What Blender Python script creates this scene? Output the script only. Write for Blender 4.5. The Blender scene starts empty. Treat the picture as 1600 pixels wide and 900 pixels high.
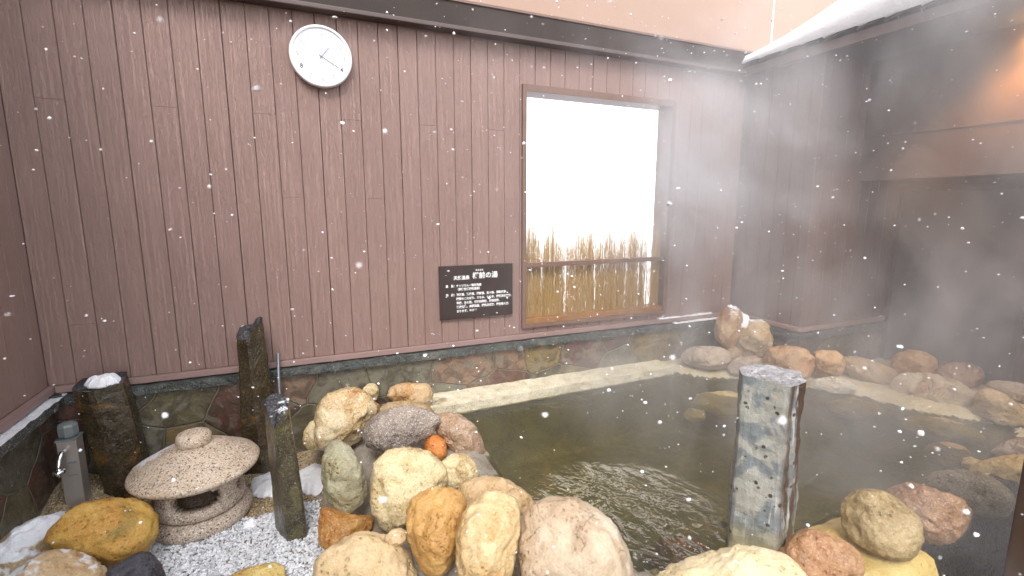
import bpy, bmesh, math, random
from mathutils import Vector, Matrix, noise
random.seed(7)
R = math.radians
sc = bpy.context.scene
# ---------------- camera ----------------
cam = bpy.data.cameras.new('camera'); co = bpy.data.objects.new('camera', cam)
bpy.context.collection.objects.link(co); sc.camera = co
cam.lens = 756/1600*36; cam.sensor_width = 36; cam.shift_x = -3/1600
cam.clip_end = 500; cam.clip_start = 0.02
co.location = (0, -2.7, 1.5)
co.rotation_euler = (R(90) - math.atan(122/756), 0, -R(23.6))
cam.dof.use_dof = True; cam.dof.focus_distance = 2.3; cam.dof.aperture_fstop = 2.8
# ---------------- sky, sun, exposure ----------------
SUN_EL, SUN_ROT = R(52), R(205)
w = bpy.data.worlds.new('World'); sc.world = w; w.use_nodes = True
nt = w.node_tree; nt.nodes.clear()
sky = nt.nodes.new('ShaderNodeTexSky'); sky.sky_type = 'NISHITA'; sky.sun_disc = False
sky.sun_elevation = SUN_EL; sky.sun_rotation = SUN_ROT
sky.air_density = 1.0; sky.dust_density = 1.0; sky.ozone_density = 1
hs = nt.nodes.new('ShaderNodeHueSaturation'); hs.inputs['Saturation'].default_value = 0.22
bg = nt.nodes.new('ShaderNodeBackground'); bg.inputs['Strength'].default_value = 0.15
wo = nt.nodes.new('ShaderNodeOutputWorld')
nt.links.new(sky.outputs[0], hs.inputs['Color']); nt.links.new(hs.outputs[0], bg.inputs['Color']); nt.links.new(bg.outputs[0], wo.inputs[0])
sl = bpy.data.lights.new('sun', 'SUN'); sl.energy = 0.9; sl.angle = R(25); sl.color = (1, .96, .92)
so = bpy.data.objects.new('sun', sl); bpy.context.collection.objects.link(so)
so.rotation_euler = (R(90) - SUN_EL, 0, R(180) - SUN_ROT)
sc.view_settings.view_transform = 'Standard'; sc.view_settings.look = 'None'
sc.view_settings.gamma = 1; sc.view_settings.exposure = 1.76; sc.view_settings.use_curve_mapping = False
sc.cycles.volume_step_rate = 2.0; sc.cycles.volume_max_steps = 96; sc.cycles.volume_bounces = 1
sc.cycles.max_bounces = 8; sc.cycles.transparent_max_bounces = 16; sc.cycles.caustics_reflective = False

# ---------------- helpers ----------------
COL = bpy.context.collection
def tag(o, label=None, cat=None, group=None, kind=None):
    if label: o['label'] = label
    if cat: o['category'] = cat
    if group: o['group'] = group
    if kind: o['kind'] = kind
    return o
def empty(name, loc, label, cat, group=None):
    o = bpy.data.objects.new(name, None); COL.objects.link(o); o.location = loc; o.empty_display_size = .1
    return tag(o, label, cat, group)
def obj(name, bm, mat, parent=None, smooth=False, origin=None):
    """link bm (world coordinates) as one mesh object; origin or the parent's location becomes its origin"""
    me = bpy.data.meshes.new(name)
    off = Vector(origin) if origin else (Vector(parent.location) if parent and not parent.parent else Vector((0, 0, 0)))
    if parent and parent.parent: off = Vector(parent.parent.location) + Vector(parent.location)
    bmesh.ops.translate(bm, verts=bm.verts, vec=-off)
    bm.normal_update(); bm.to_mesh(me); bm.free()
    for p in me.polygons: p.use_smooth = smooth
    for m in (mat if isinstance(mat, (list, tuple)) else [mat]): me.materials.append(m)
    o = bpy.data.objects.new(name, me); COL.objects.link(o)
    if parent: o.parent = parent
    else: o.location = off
    return o
def box(bm, x0, x1, y0, y1, z0, z1, bev=0):
    vs = [bm.verts.new((x, y, z)) for x in (x0, x1) for y in (y0, y1) for z in (z0, z1)]
    fs = [bm.faces.new([vs[i] for i in q]) for q in ((0,1,3,2),(4,6,7,5),(0,4,5,1),(2,3,7,6),(0,2,6,4),(1,5,7,3))]
    if bev:
        es = list({e for f in fs for e in f.edges})
        bmesh.ops.bevel(bm, geom=es, offset=bev, segments=2, affect='EDGES', profile=.6)
def boxes(*bs, bev=0):
    bm = bmesh.new()
    for b in bs: box(bm, *b, bev=bev)
    return bm
def lathe(bm, prof, c, n=64, wob=0):
    rings = []
    for r, z in prof:
        rings.append([bm.verts.new((c[0] + max(r, 1e-4)*(1 + wob*noise.noise((math.cos(6.283*i/n)*2, math.sin(6.283*i/n)*2, z*6)))*math.cos(6.283185*i/n), c[1] + max(r, 1e-4)*(1 + wob*noise.noise((math.cos(6.283*i/n)*2, math.sin(6.283*i/n)*2, z*6)))*math.sin(6.283185*i/n), c[2] + z)) for i in range(n)])
    for a, b in zip(rings, rings[1:]):
        for i in range(n): bm.faces.new((a[i], a[(i+1) % n], b[(i+1) % n], b[i]))
    bm.faces.new(rings[0][::-1]); bm.faces.new(rings[-1])
def tube(bm, pts, r, n=12, rr=None):
    pts = [Vector(p) for p in pts]; rings = []
    for i, p in enumerate(pts):
        d = (pts[min(i+1, len(pts)-1)] - pts[max(i-1, 0)]).normalized()
        a = d.orthogonal().normalized() if i == 0 else (A - d*A.dot(d)).normalized()
        A = a; b = d.cross(a); q = rr[i] if rr else r
        rings.append([bm.verts.new(p + q*(a*math.cos(6.283185*k/n) + b*math.sin(6.283185*k/n))) for k in range(n)])
    for a, b in zip(rings, rings[1:]):
        for i in range(n): bm.faces.new((a[i], a[(i+1) % n], b[(i+1) % n], b[i]))
    bm.faces.new(rings[0][::-1]); bm.faces.new(rings[-1])

# ---------------- materials ----------------
class NT:
    def __init__(s, name):
        s.m = bpy.data.materials.new(name); s.m.use_nodes = True; s.t = s.m.node_tree
        s.b = s.t.nodes['Principled BSDF']; s.out = s.t.nodes['Material Output']
    def n(s, typ, **kw):
        nd = s.t.nodes.new('ShaderNode' + typ)
        for k, v in kw.items():
            if k in nd.inputs: s.set(nd.inputs[k], v)
            else: setattr(nd, k, v)
        return nd
    def set(s, sock, v):
        if isinstance(v, bpy.types.NodeSocket): s.t.links.new(v, sock)
        else: sock.default_value = v
    def math(s, op, a, b=0, c=0, clamp=False):
        nd = s.n('Math', operation=op, use_clamp=clamp)
        for i, v in enumerate((a, b, c)): s.set(nd.inputs[i], v)
        return nd.outputs[0]
    def mix(s, f, a, b, blend='MIX'):
        nd = s.n('Mix', data_type='RGBA', blend_type=blend); s.set(nd.inputs[0], f)
        s.set(nd.inputs[6], a if isinstance(a, bpy.types.NodeSocket) else (*a, 1)); s.set(nd.inputs[7], b if isinstance(b, bpy.types.NodeSocket) else (*b, 1))
        return nd.outputs[2]
    def ramp(s, f, lo, hi, a=0., b=1.):
        nd = s.n('MapRange'); s.set(nd.inputs[0], f)
        for i, v in enumerate((lo, hi, a, b)): nd.inputs[i+1].default_value = v
        nd.interpolation_type = 'SMOOTHSTEP'; return nd.outputs[0]
    def pos(s, scale=(1, 1, 1), world=False, loc=(0, 0, 0)):
        src = s.n('NewGeometry').outputs['Position'] if world else s.n('TexCoord').outputs['Object']
        mp = s.n('Mapping'); s.set(mp.inputs[0], src); mp.inputs['Scale'].default_value = scale; mp.inputs['Location'].default_value = loc
        return mp.outputs[0]
    def noise(s, v, sc_, det=4, rough=.55, dist=0):
        nd = s.n('TexNoise'); s.set(nd.inputs['Vector'], v); nd.inputs['Scale'].default_value = sc_; nd.inputs['Detail'].default_value = det
        nd.inputs['Roughness'].default_value = rough; nd.inputs['Distortion'].default_value = dist; return nd.outputs['Fac']
    def bump(s, h, dist, strength=1, prev=None):
        nd = s.n('Bump'); s.set(nd.inputs['Height'], h); nd.inputs['Distance'].default_value = dist; nd.inputs['Strength'].default_value = strength
        if prev is not None: s.set(nd.inputs['Normal'], prev)
        return nd.outputs[0]
    def fin(s, col=None, rough=None, nrm=None, metal=None, spec=None):
        if col is not None: s.set(s.b.inputs['Base Color'], col if isinstance(col, bpy.types.NodeSocket) else (*col, 1))
        if rough is not None: s.set(s.b.inputs['Roughness'], rough)
        if nrm is not None: s.set(s.b.inputs['Normal'], nrm)
        if metal is not None: s.b.inputs['Metallic'].default_value = metal
        if spec is not None: s.b.inputs['Specular IOR Level'].default_value = spec
        return s.m
def simple(name, c, rough=.6, metal=0, var=.15, sc_=20, bump=.001):
    t = NT(name); p = t.pos(); f = t.noise(p, sc_); f2 = t.noise(p, sc_*6, 3)
    col = t.mix(f, [v*(1-var) for v in c], [min(1, v*(1+var)) for v in c])
    return t.fin(col, rough, t.bump(f2, bump), metal)
def siding_mat(name, c):
    t = NT(name); g = t.n('NewGeometry'); sep = t.n('SeparateXYZ'); t.set(sep.inputs[0], g.outputs['Position'])
    u = t.math('ADD', sep.outputs[0], sep.outputs[1]); idx = t.math('FLOOR', t.math('DIVIDE', t.math('ADD', u, 1.071 + .0005), .0995))
    wn = t.n('TexWhiteNoise', noise_dimensions='1D'); t.set(wn.inputs['W'], idx)
    cmb = t.n('CombineXYZ'); t.set(cmb.inputs[0], t.math('MULTIPLY', u, 46)); t.set(cmb.inputs[1], t.math('MULTIPLY', wn.outputs[0], 40)); t.set(cmb.inputs[2], t.math('MULTIPLY', sep.outputs[2], 1.7))
    gr = t.noise(cmb.outputs[0], 1.6, 5, .6, .9)
    wv = t.math('ABSOLUTE', t.math('SINE', t.math('MULTIPLY', gr, 42)))
    p = t.pos(world=True); big = t.noise(p, 2.3, 4); fine = t.noise(p, 90, 3)
    col = t.mix(big, [v*.86 for v in c], [v*1.12 for v in c])
    col = t.mix(t.math('MULTIPLY', wn.outputs[0], .14), col, [v*.72 for v in c])
    col = t.mix(t.ramp(wv, 0, .45, .28, 0), col, [v*.55 for v in c])
    # mineral bloom and drip marks
    dm = t.n('Mapping'); t.set(dm.inputs[0], g.outputs['Position']); dm.inputs['Scale'].default_value = (22, 22, 1.3)
    drip = t.noise(dm.outputs[0], 1.2, 6, .7)
    col = t.mix(t.ramp(drip, .60, .80, 0, .22), col, (.42, .36, .35))
    nr = t.bump(wv, .0026, .7); nr = t.bump(fine, .0006, .6, nr)
    return t.fin(col, t.ramp(big, .2, .8, .42, .6), nr)
def rock_mat(name, c1, c2, c3, stain=.55, speck=.25, rough=.44, scale=1, snow=0, crack=0, rel=1.15):
    t = NT(name); p = t.pos(); inf = t.n('ObjectInfo'); rnd = inf.outputs['Random']
    of = t.n('VectorMath', operation='ADD'); t.set(of.inputs[0], p); cb = t.n('CombineXYZ')
    for i in range(3): t.set(cb.inputs[i], t.math('MULTIPLY', rnd, 9.1*(i+1)))
    t.set(of.inputs[1], cb.outputs[0]); v = of.outputs[0]
    a = t.noise(v, 9*scale, 6, .62, .4); b = t.noise(v, 5*scale, 5, .6, .8); g = t.noise(v, 120, 3, .65); g2 = t.noise(v, 170, 3, .6); md = t.noise(v, 34, 7, .72)
    col = t.mix(t.ramp(a, .38, .62), c1, c2)
    col = t.mix(t.ramp(b, stain, stain+.13), col, c3)
    col = t.mix(t.ramp(md, .55, .75, 0, .35), col, [x*.5 for x in c2])
    col = t.mix(t.ramp(md, .25, .42, .35, 0), col, [min(.85, x*1.35) for x in c1])
    col = t.mix(t.ramp(g, .54, .62, 0, min(1, speck*1.25)), col, [x*.25 for x in c3])
    col = t.mix(t.ramp(g2, .55, .63, 0, min(1, speck*1.1)), col, (.78, .74, .66))
    vo = t.n('TexVoronoi', feature='DISTANCE_TO_EDGE'); t.set(vo.inputs['Vector'], v); vo.inputs['Scale'].default_value = 6*scale
    dv = t.n('VectorMath', operation='ADD'); t.set(dv.inputs[0], v); nz = t.n('TexNoise'); t.set(nz.inputs['Vector'], v); nz.inputs['Scale'].default_value = 12
    sv = t.n('VectorMath', operation='SCALE'); t.set(sv.inputs[0], nz.outputs['Color']); sv.inputs['Scale'].default_value = .09; t.set(dv.inputs[1], sv.outputs[0]); t.set(vo.inputs['Vector'], dv.outputs[0])
    vp = t.n('TexVoronoi'); t.set(vp.inputs['Vector'], v); vp.inputs['Scale'].default_value = 62; pit = t.math('MULTIPLY', t.ramp(vp.outputs['Distance'], .10, .38, 1, 0), t.ramp(a, .46, .60, 0, 1))
    col = t.mix(t.math('MULTIPLY', pit, .35), col, [x*.3 for x in c2])
    ck = t.ramp(vo.outputs['Distance'], 0, .008, .7, 0); ck = t.math('MULTIPLY', ck, t.ramp(a, .45, .6, 0, crack))
    col = t.mix(ck, col, [x*.25 for x in c3])
    nr = t.bump(md, .008*rel, .8); nr = t.bump(g, .004*min(1, rel*1.5), .7, nr); nr = t.bump(ck, -.004, 1, nr); nr = t.bump(pit, -.004*rel, .8, nr)
    if snow:
        s = t.n('SeparateXYZ'); t.set(s.inputs[0], t.n('NewGeometry').outputs['Normal'])
        k = t.math('ADD', t.math('MULTIPLY', s.outputs[2], .55), t.math('MULTIPLY', t.noise(v, 5.5, 6, .62), 1.15)); k = t.ramp(k, 1.20-snow*.50, 1.30-snow*.46, 0, 1)
        col = t.mix(k, col, (.82, .84, .87))
    oc = t.n('SeparateColor'); t.set(oc.inputs[0], inf.outputs['Color']); pz = t.n('SeparateXYZ'); t.set(pz.inputs[0], t.n('NewGeometry').outputs['Position'])
    wet = t.math('MULTIPLY', t.math('SUBTRACT', 1, oc.outputs[0]), t.ramp(t.math('ADD', pz.outputs[2], t.math('MULTIPLY', t.noise(v, 16, 3), .06)), .425, .455, 1, 0))
    col = t.mix(wet, col, t.mix(.62, col, [x*.35 for x in c3]))
    rg = t.math('SUBTRACT', t.ramp(md, .3, .7, rough-.12, rough+.12), t.math('MULTIPLY', wet, .22))
    return t.fin(col, rg, nr)
PAL = {
 'cream': dict(c1=(.68,.56,.32), c2=(.54,.40,.19), c3=(.40,.27,.11), stain=.58, speck=.30),
 'cream_rust': dict(c1=(.66,.54,.34), c2=(.52,.36,.16), c3=(.40,.19,.04), stain=.50, speck=.30, crack=.6),
 'cream_orange': dict(c1=(.66,.50,.27), c2=(.56,.36,.15), c3=(.50,.25,.07), stain=.52, speck=.22, crack=.5),
 'cream_smooth': dict(c1=(.66,.50,.30), c2=(.57,.41,.21), c3=(.48,.31,.14), stain=.62, speck=.12, rough=.6),
 'peach': dict(c1=(.56,.40,.22), c2=(.50,.32,.15), c3=(.46,.25,.09), stain=.6, speck=.18),
 'tan': dict(c1=(.46,.34,.19), c2=(.36,.24,.11), c3=(.30,.17,.07), stain=.58, speck=.22),
 'greypink': dict(c1=(.32,.26,.21), c2=(.22,.175,.145), c3=(.17,.12,.10), stain=.62, speck=.45, rough=.6),
 'pinkbrown': dict(c1=(.40,.28,.19), c2=(.31,.19,.11), c3=(.45,.27,.08), stain=.58, speck=.3),
 'pinkgrey': dict(c1=(.41,.33,.24), c2=(.33,.23,.15), c3=(.36,.18,.09), stain=.57, speck=.25),
 'orange': dict(c1=(.62,.24,.05), c2=(.55,.17,.025), c3=(.35,.10,.02), stain=.65, speck=.12, rough=.35),
 'greygreen': dict(c1=(.38,.36,.24), c2=(.30,.26,.14), c3=(.52,.36,.11), stain=.60, speck=.2, rough=.35, crack=.4),
 'orange_brown': dict(c1=(.55,.32,.10), c2=(.44,.23,.06), c3=(.34,.15,.03), stain=.54, speck=.12, rel=.7, crack=.5),
 'pinkband': dict(c1=(.54,.43,.30), c2=(.42,.30,.19), c3=(.66,.60,.50), stain=.53, speck=.12, crack=1, rel=.8),
 'rust': dict(c1=(.50,.27,.07), c2=(.36,.14,.02), c3=(.22,.07,.01), stain=.55, speck=.2, rough=.35),
 'yellow': dict(c1=(.62,.38,.08), c2=(.55,.28,.05), c3=(.20,.17,.03), stain=.60, speck=.14, rough=.45, crack=.0),
 'slate': dict(c1=(.05,.048,.06), c2=(.03,.028,.034), c3=(.11,.05,.025), stain=.62, speck=.06, rough=.35),
 'yellow_slab': dict(c1=(.58,.42,.13), c2=(.46,.30,.08), c3=(.06,.045,.03), stain=.60, speck=.2),
 'orange_pale': dict(c1=(.48,.30,.14), c2=(.40,.20,.08), c3=(.32,.13,.04), stain=.56, speck=.25),
 'white': dict(c1=(.66,.60,.48), c2=(.55,.47,.33), c3=(.42,.30,.16), stain=.66, speck=.12),
 'white_cream': dict(c1=(.68,.58,.38), c2=(.60,.48,.27), c3=(.48,.35,.16), stain=.66, speck=.1, rough=.6),
 'red_pale': dict(c1=(.36,.22,.14), c2=(.28,.15,.09), c3=(.18,.07,.04), stain=.6, speck=.2),
 'cream_pink': dict(c1=(.52,.44,.31), c2=(.44,.33,.20), c3=(.34,.19,.10), stain=.56, speck=.2, crack=.8),
 'olive': dict(c1=(.42,.31,.15), c2=(.30,.21,.09), c3=(.20,.13,.05), stain=.56, speck=.18, rough=.42),
 'reddish': dict(c1=(.32,.18,.085), c2=(.22,.105,.045), c3=(.11,.05,.025), stain=.55, speck=.25, rough=.42, crack=.6),
 'olivegrey': dict(c1=(.27,.22,.13), c2=(.20,.15,.085), c3=(.13,.09,.05), stain=.56, speck=.3, rough=.42),
 'yellow_pale': dict(c1=(.52,.37,.14), c2=(.42,.27,.08), c3=(.30,.18,.05), stain=.58, speck=.2),
 'red_tan': dict(c1=(.42,.24,.12), c2=(.32,.15,.06), c3=(.28,.20,.14), stain=.56, speck=.18, crack=.4),
 'under': dict(c1=(.40,.25,.06), c2=(.30,.16,.04), c3=(.16,.09,.03), stain=.6, speck=.1),
 'under_red': dict(c1=(.28,.12,.05), c2=(.20,.08,.03), c3=(.10,.05,.02), stain=.6, speck=.1),
 'under_y': dict(c1=(.45,.34,.12), c2=(.34,.24,.08), c3=(.18,.12,.04), stain=.6, speck=.1),
 'under_w': dict(c1=(.60,.56,.46), c2=(.50,.44,.34), c3=(.34,.28,.2), stain=.6, speck=.1),
}
M = {}
def rmat(pal, snow=0):
    k = 'rock_' + pal + ('_snow%d' % int(snow*100) if snow else '')
    if k not in M: M[k] = rock_mat(k, snow=snow, **PAL[pal])
    return M[k]
WALL = (.345, .226, .195)
M['siding'] = siding_mat('painted_siding', WALL)
M['siding_dark'] = siding_mat('painted_siding_dark', (.20, .142, .125))  # darker copy of the siding colour, for the wing and back walls
M['trim'] = simple('painted_trim', (.28, .185, .165), .45, var=.15, sc_=8)
M['beam'] = simple('dark_beam', (.030, .018, .013), .75, var=.35, sc_=5)
M['beam_lip'] = simple('beam_flashing', (.085, .058, .050), .55, var=.2, sc_=6)
M['window_wood'] = simple('window_wood', (.17, .10, .075), .45, var=.25, sc_=14)
M['sill_wood'] = simple('sill_wood', (.26, .13, .055), .4, var=.3, sc_=18)
M['white_plastic'] = simple('white_plastic', (.82, .82, .84), .35, var=.02)
M['clock_face'] = simple('clock_face', (.84, .84, .86), .45, var=.01)
M['digit'] = simple('pale_digit', (.40, .40, .44), .5, var=.05)
M['digit_dark'] = simple('dark_digit', (.13, .13, .15), .5, var=.05)
M['hand'] = simple('clock_hand', (.30, .33, .42), .4, var=.05)
M['sign'] = simple('sign_board', (.035, .021, .018), .35, var=.15)
M['letter'] = simple('white_lettering', (.8, .8, .8), .6, var=.02)
M['steel'] = simple('brushed_steel', (.42, .37, .33), .42, .55, var=.08, sc_=30, bump=.0003)
M['chrome'] = simple('chrome', (.78, .80, .83), .08, 1, var=.03, bump=0)
M['knob'] = simple('grey_knob', (.17, .19, .19), .3, var=.15)
M['conduit'] = simple('grey_conduit', (.22, .23, .26), .3, .6, var=.1)
M['door'] = simple('grey_door', (.15, .145, .145), .35, var=.15, sc_=3)
M['door_frame'] = simple('door_frame', (.12, .10, .095), .4, var=.15)
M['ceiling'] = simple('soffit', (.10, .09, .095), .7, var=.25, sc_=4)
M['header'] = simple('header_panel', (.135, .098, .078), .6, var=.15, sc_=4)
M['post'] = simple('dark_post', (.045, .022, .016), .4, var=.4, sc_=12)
M['paving'] = simple('paving', (.05, .048, .048), .35, var=.5, sc_=9, bump=.004)
M['brass'] = simple('lamp_metal', (.10, .08, .06), .4, .8)
t = NT('snow'); p = t.pos(); M['snow'] = t.fin(t.mix(t.noise(p, 9), (.90, .91, .94), (.95, .95, .96)), .75, t.bump(t.noise(p, 60, 5, .7), .01, .6))
t = NT('flake'); M['flake'] = t.fin((.92, .93, .96), .6); t.b.inputs['Subsurface Weight'].default_value = 0
t = NT('peach_render'); p = t.pos(world=True); gr = t.noise(p, 260, 3); bg_ = t.noise(p, 1.6, 5)
M['peach'] = t.fin(t.mix(t.ramp(gr, .35, .7, 0, .4), t.mix(bg_, (.37, .245, .185), (.43, .295, .23)), (.30, .19, .14)), .85, t.bump(gr, .003, .8))
# flagstone cladding
t = NT('flagstone_cladding'); g = t.n('NewGeometry'); sep = t.n('SeparateXYZ'); t.set(sep.inputs[0], g.outputs['Position'])
u = t.math('ADD', sep.outputs[0], sep.outputs[1]); cb = t.n('CombineXYZ'); t.set(cb.inputs[0], t.math('MULTIPLY', u, .78)); t.set(cb.inputs[1], sep.outputs[2])
wp = t.noise(cb.outputs[0], 3.5, 2); cb2 = t.n('CombineXYZ'); t.set(cb2.inputs[0], t.math('MULTIPLY', wp, .10)); t.set(cb2.inputs[1], t.math('MULTIPLY', wp, -.07))
av = t.n('VectorMath', operation='ADD'); t.set(av.inputs[0], cb.outputs[0]); t.set(av.inputs[1], cb2.outputs[0])
ve = t.n('TexVoronoi', feature='DISTANCE_TO_EDGE', voronoi_dimensions='2D'); t.set(ve.inputs['Vector'], av.outputs[0]); ve.inputs['Scale'].default_value = 4.1; ve.inputs['Randomness'].default_value = .95
vc = t.n('TexVoronoi', voronoi_dimensions='2D'); t.set(vc.inputs['Vector'], av.outputs[0]); vc.inputs['Scale'].default_value = 4.1; vc.inputs['Randomness'].default_value = .95
cs = t.n('SeparateColor'); t.set(cs.inputs[0], vc.outputs['Color'])
cr = t.n('ValToRGB'); cr.color_ramp.interpolation = 'CONSTANT'; t.set(cr.inputs[0], cs.outputs[0])
stops = [(0, (.135,.115,.060)), (.15, (.115,.052,.038)), (.30, (.235,.17,.075)), (.46, (.20,.185,.135)), (.60, (.15,.072,.052)), (.75, (.115,.105,.075)), (.88, (.26,.165,.11))]
el = cr.color_ramp.elements
for i, (ps, c) in enumerate(stops):
    e = el[i] if i < 2 else el.new(ps)
    e.position = ps; e.color = (*c, 1)
p = t.pos(world=True); n1 = t.noise(p, 14, 6, .65, .6); n2 = t.noise(p, 70, 5, .6); n3 = t.noise(p, 9, 5, .65, 1.2)
col = t.mix(t.ramp(n1, .38, .62, 0, .72), cr.outputs[0], (.05, .038, .026)); col = t.mix(t.ramp(n3, .50, .62, 0, .6), col, (.20, .185, .14)); col = t.mix(t.ramp(n2, .58, .75, 0, .4), col, (.24, .22, .18))
mo = t.ramp(ve.outputs['Distance'], .008, .022, 1, 0)
col = t.mix(mo, col, t.mix(n1, (.10, .085, .06), (.22, .195, .14)))
nr = t.bump(t.math('SUBTRACT', t.math('MULTIPLY', n1, .5), mo), .012, .8); nr = t.bump(n2, .004, .6, nr)
M['clad'] = t.fin(col, t.ramp(n1, .3, .7, .22, .5), nr)
M['cap'] = rock_mat('cap_stone', (.075,.085,.08), (.045,.05,.048), (.15,.14,.11), .55, .15, .45, scale=2, snow=.0)
M['cap_snow'] = rock_mat('cap_stone_snowy', (.075,.085,.08), (.045,.05,.048), (.15,.14,.11), .55, .35, .45, scale=2, snow=.9)
M['granite'] = rock_mat('granite', (.50,.40,.31), (.44,.33,.25), (.30,.22,.17), .62, .85, .6, scale=2, rel=.5)
M['granite_snow'] = rock_mat('granite_pink', (.62,.49,.36), (.54,.41,.29), (.34,.25,.18), .62, .8, .6, scale=2, rel=.5)
_m = rock_mat('granite_cap', (.62,.49,.36), (.54,.41,.29), (.34,.25,.18), .62, .8, .6, scale=2, rel=.5); M['granite_cap'] = _m
_t = _m.node_tree; _b = _t.nodes['Principled BSDF']; _c = _b.inputs['Base Color'].links[0].from_socket
_tc = _t.nodes.new('ShaderNodeTexCoord'); _d = _t.nodes.new('ShaderNodeVectorMath'); _d.operation = 'DISTANCE'; _t.links.new(_tc.outputs['Object'], _d.inputs[0]); _d.inputs[1].default_value = (-.145, .075, .27)
_n = _t.nodes.new('ShaderNodeTexNoise'); _t.links.new(_tc.outputs['Object'], _n.inputs['Vector']); _n.inputs['Scale'].default_value = 34; _n.inputs['Detail'].default_value = 6
_a = _t.nodes.new('ShaderNodeMath'); _a.operation = 'MULTIPLY_ADD'; _t.links.new(_n.outputs['Fac'], _a.inputs[0]); _a.inputs[1].default_value = -.13; _t.links.new(_d.outputs['Value'], _a.inputs[2])
_r = _t.nodes.new('ShaderNodeMapRange'); _t.links.new(_a.outputs[0], _r.inputs[0]); _r.inputs[1].default_value = .012; _r.inputs[2].default_value = .03; _r.inputs[3].default_value = 1; _r.inputs[4].default_value = 0
_x = _t.nodes.new('ShaderNodeMix'); _x.data_type = 'RGBA'; _t.links.new(_r.outputs[0], _x.inputs[0]); _t.links.new(_c, _x.inputs[6]); _x.inputs[7].default_value = (.86, .87, .9, 1); _t.links.new(_x.outputs[2], _b.inputs['Base Color'])
M['basalt'] = rock_mat('basalt', (.052,.036,.016), (.032,.021,.010), (.12,.060,.012), .54, .07, .24, scale=1.2, rel=.30)
M['basalt_green'] = rock_mat('basalt_mossy', (.085,.068,.036), (.052,.042,.024), (.115,.10,.04), .50, .14, .33, scale=1.4, rel=.35)
M['basalt_black'] = rock_mat('basalt_broken', (.025,.026,.032), (.012,.012,.016), (.10,.10,.11), .56, .12, .42, scale=2.5, snow=.14)
M['ledge'] = rock_mat('ledge_stone', (.74,.67,.50), (.64,.56,.38), (.34,.26,.14), .60, .25, .6, scale=1.5, crack=.8)
M['mortar_cream'] = rock_mat('cream_mortar', (.62,.54,.36), (.54,.45,.26), (.50,.36,.10), .6, .15, .55)
M['mortar_yellow'] = rock_mat('yellow_mortar', (.60,.46,.18), (.52,.36,.10), (.34,.17,.04), .6, .1, .4)
M['mortar_grey'] = rock_mat('grey_mortar', (.30,.265,.215), (.22,.19,.15), (.16,.12,.075), .55, .2, .35)
M['rim_black'] = rock_mat('black_rim_stone', (.022,.020,.018), (.014,.012,.011), (.04,.03,.022), .6, .1, .3)  # near-black tone for the rim drop below the lower right rocks
M['sand'] = rock_mat('coarse_sand', (.34,.26,.15), (.26,.18,.09), (.42,.38,.30), .55, .6, .7, scale=2)
M['bed'] = rock_mat('pool_bed', (.13,.115,.040), (.085,.075,.028), (.19,.13,.045), .55, .1, .6)
# banded pale pillar stone
t = NT('pale_pillar_stone'); p = t.pos(); ps = t.pos((9, 9, 1.1)); st = t.noise(ps, 1.4, 6, .65, .6); a = t.noise(p, 10, 5, .6, .5); b = t.noise(p, 38, 4, .6); g = t.noise(p, 190, 3)
col = t.mix(t.ramp(a, .44, .54), (.175, .195, .20), (.32, .315, .275)); col = t.mix(t.ramp(t.noise(p, 6.3, 5, .6, 1.), .60, .64), col, (.37, .32, .24)); col = t.mix(t.ramp(st, .57, .64), col, (.52, .53, .52))
sx = t.n('SeparateXYZ'); t.set(sx.inputs[0], p)
side = t.ramp(sx.outputs[0], -.035, -.015, 0, 1); s2 = t.noise(t.pos((24, 24, 1.5)), 1.5, 5, .6, .8)
col = t.mix(t.math('MULTIPLY', side, t.ramp(s2, .48, .60, 1, .1)), col, (.075, .045, .03))
low = t.ramp(sx.outputs[2], .10, .0, 0, .75); col = t.mix(low, col, (.34, .30, .18))
vo = t.n('TexVoronoi'); t.set(vo.inputs['Vector'], p); vo.inputs['Scale'].default_value = 34; sp = t.math('MULTIPLY', t.ramp(vo.outputs['Distance'], .18, .26, 1, 0), t.ramp(b, .44, .52))
col = t.mix(sp, col, (.045, .035, .03)); col = t.mix(t.ramp(g, .6, .72, 0, .35), col, (.1, .09, .07))
M['pillar'] = t.fin(col, .42, t.bump(g, .003, .6, t.bump(st, .016, .7, t.bump(b, .005, .6))))
M['pillar_top'] = rock_mat('pillar_top_stone', (.33,.32,.33), (.22,.21,.215), (.52,.52,.54), .52, .3, .25, scale=3)
# water
t = NT('pool_water'); t.t.nodes.remove(t.b)
p = t.pos(world=True); sub = t.n('VectorMath', operation='DISTANCE'); t.set(sub.inputs[0], t.n('NewGeometry').outputs['Position']); sub.inputs[1].default_value = (1.03, -1.36, .38)
amp = t.ramp(sub.outputs['Value'], .04, .44, 1, .03)
n1 = t.noise(t.pos((1.25, .7, 1), world=True), 7.5, 2, .5, 1.5); n2 = t.noise(p, 30, 1.5, .5, .8); hh = t.math('MULTIPLY', t.math('ADD', n1, t.math('MULTIPLY', n2, .22)), amp)
nr = t.bump(hh, .20, 1)
fr = t.n('Fresnel', IOR=1.33); t.set(fr.inputs['Normal'], nr)
gl = t.n('BsdfGlossy', Roughness=.03); t.set(gl.inputs['Normal'], nr); tr = t.n('BsdfTransparent'); tr.inputs[0].default_value = (.80, .77, .50, 1)
df = t.n('BsdfDiffuse'); df.inputs[0].default_value = (.115, .11, .06, 1)
mm = t.n('MixShader'); mm.inputs[0].default_value = .13; t.t.links.new(tr.outputs[0], mm.inputs[1]); t.t.links.new(df.outputs[0], mm.inputs[2])
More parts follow.
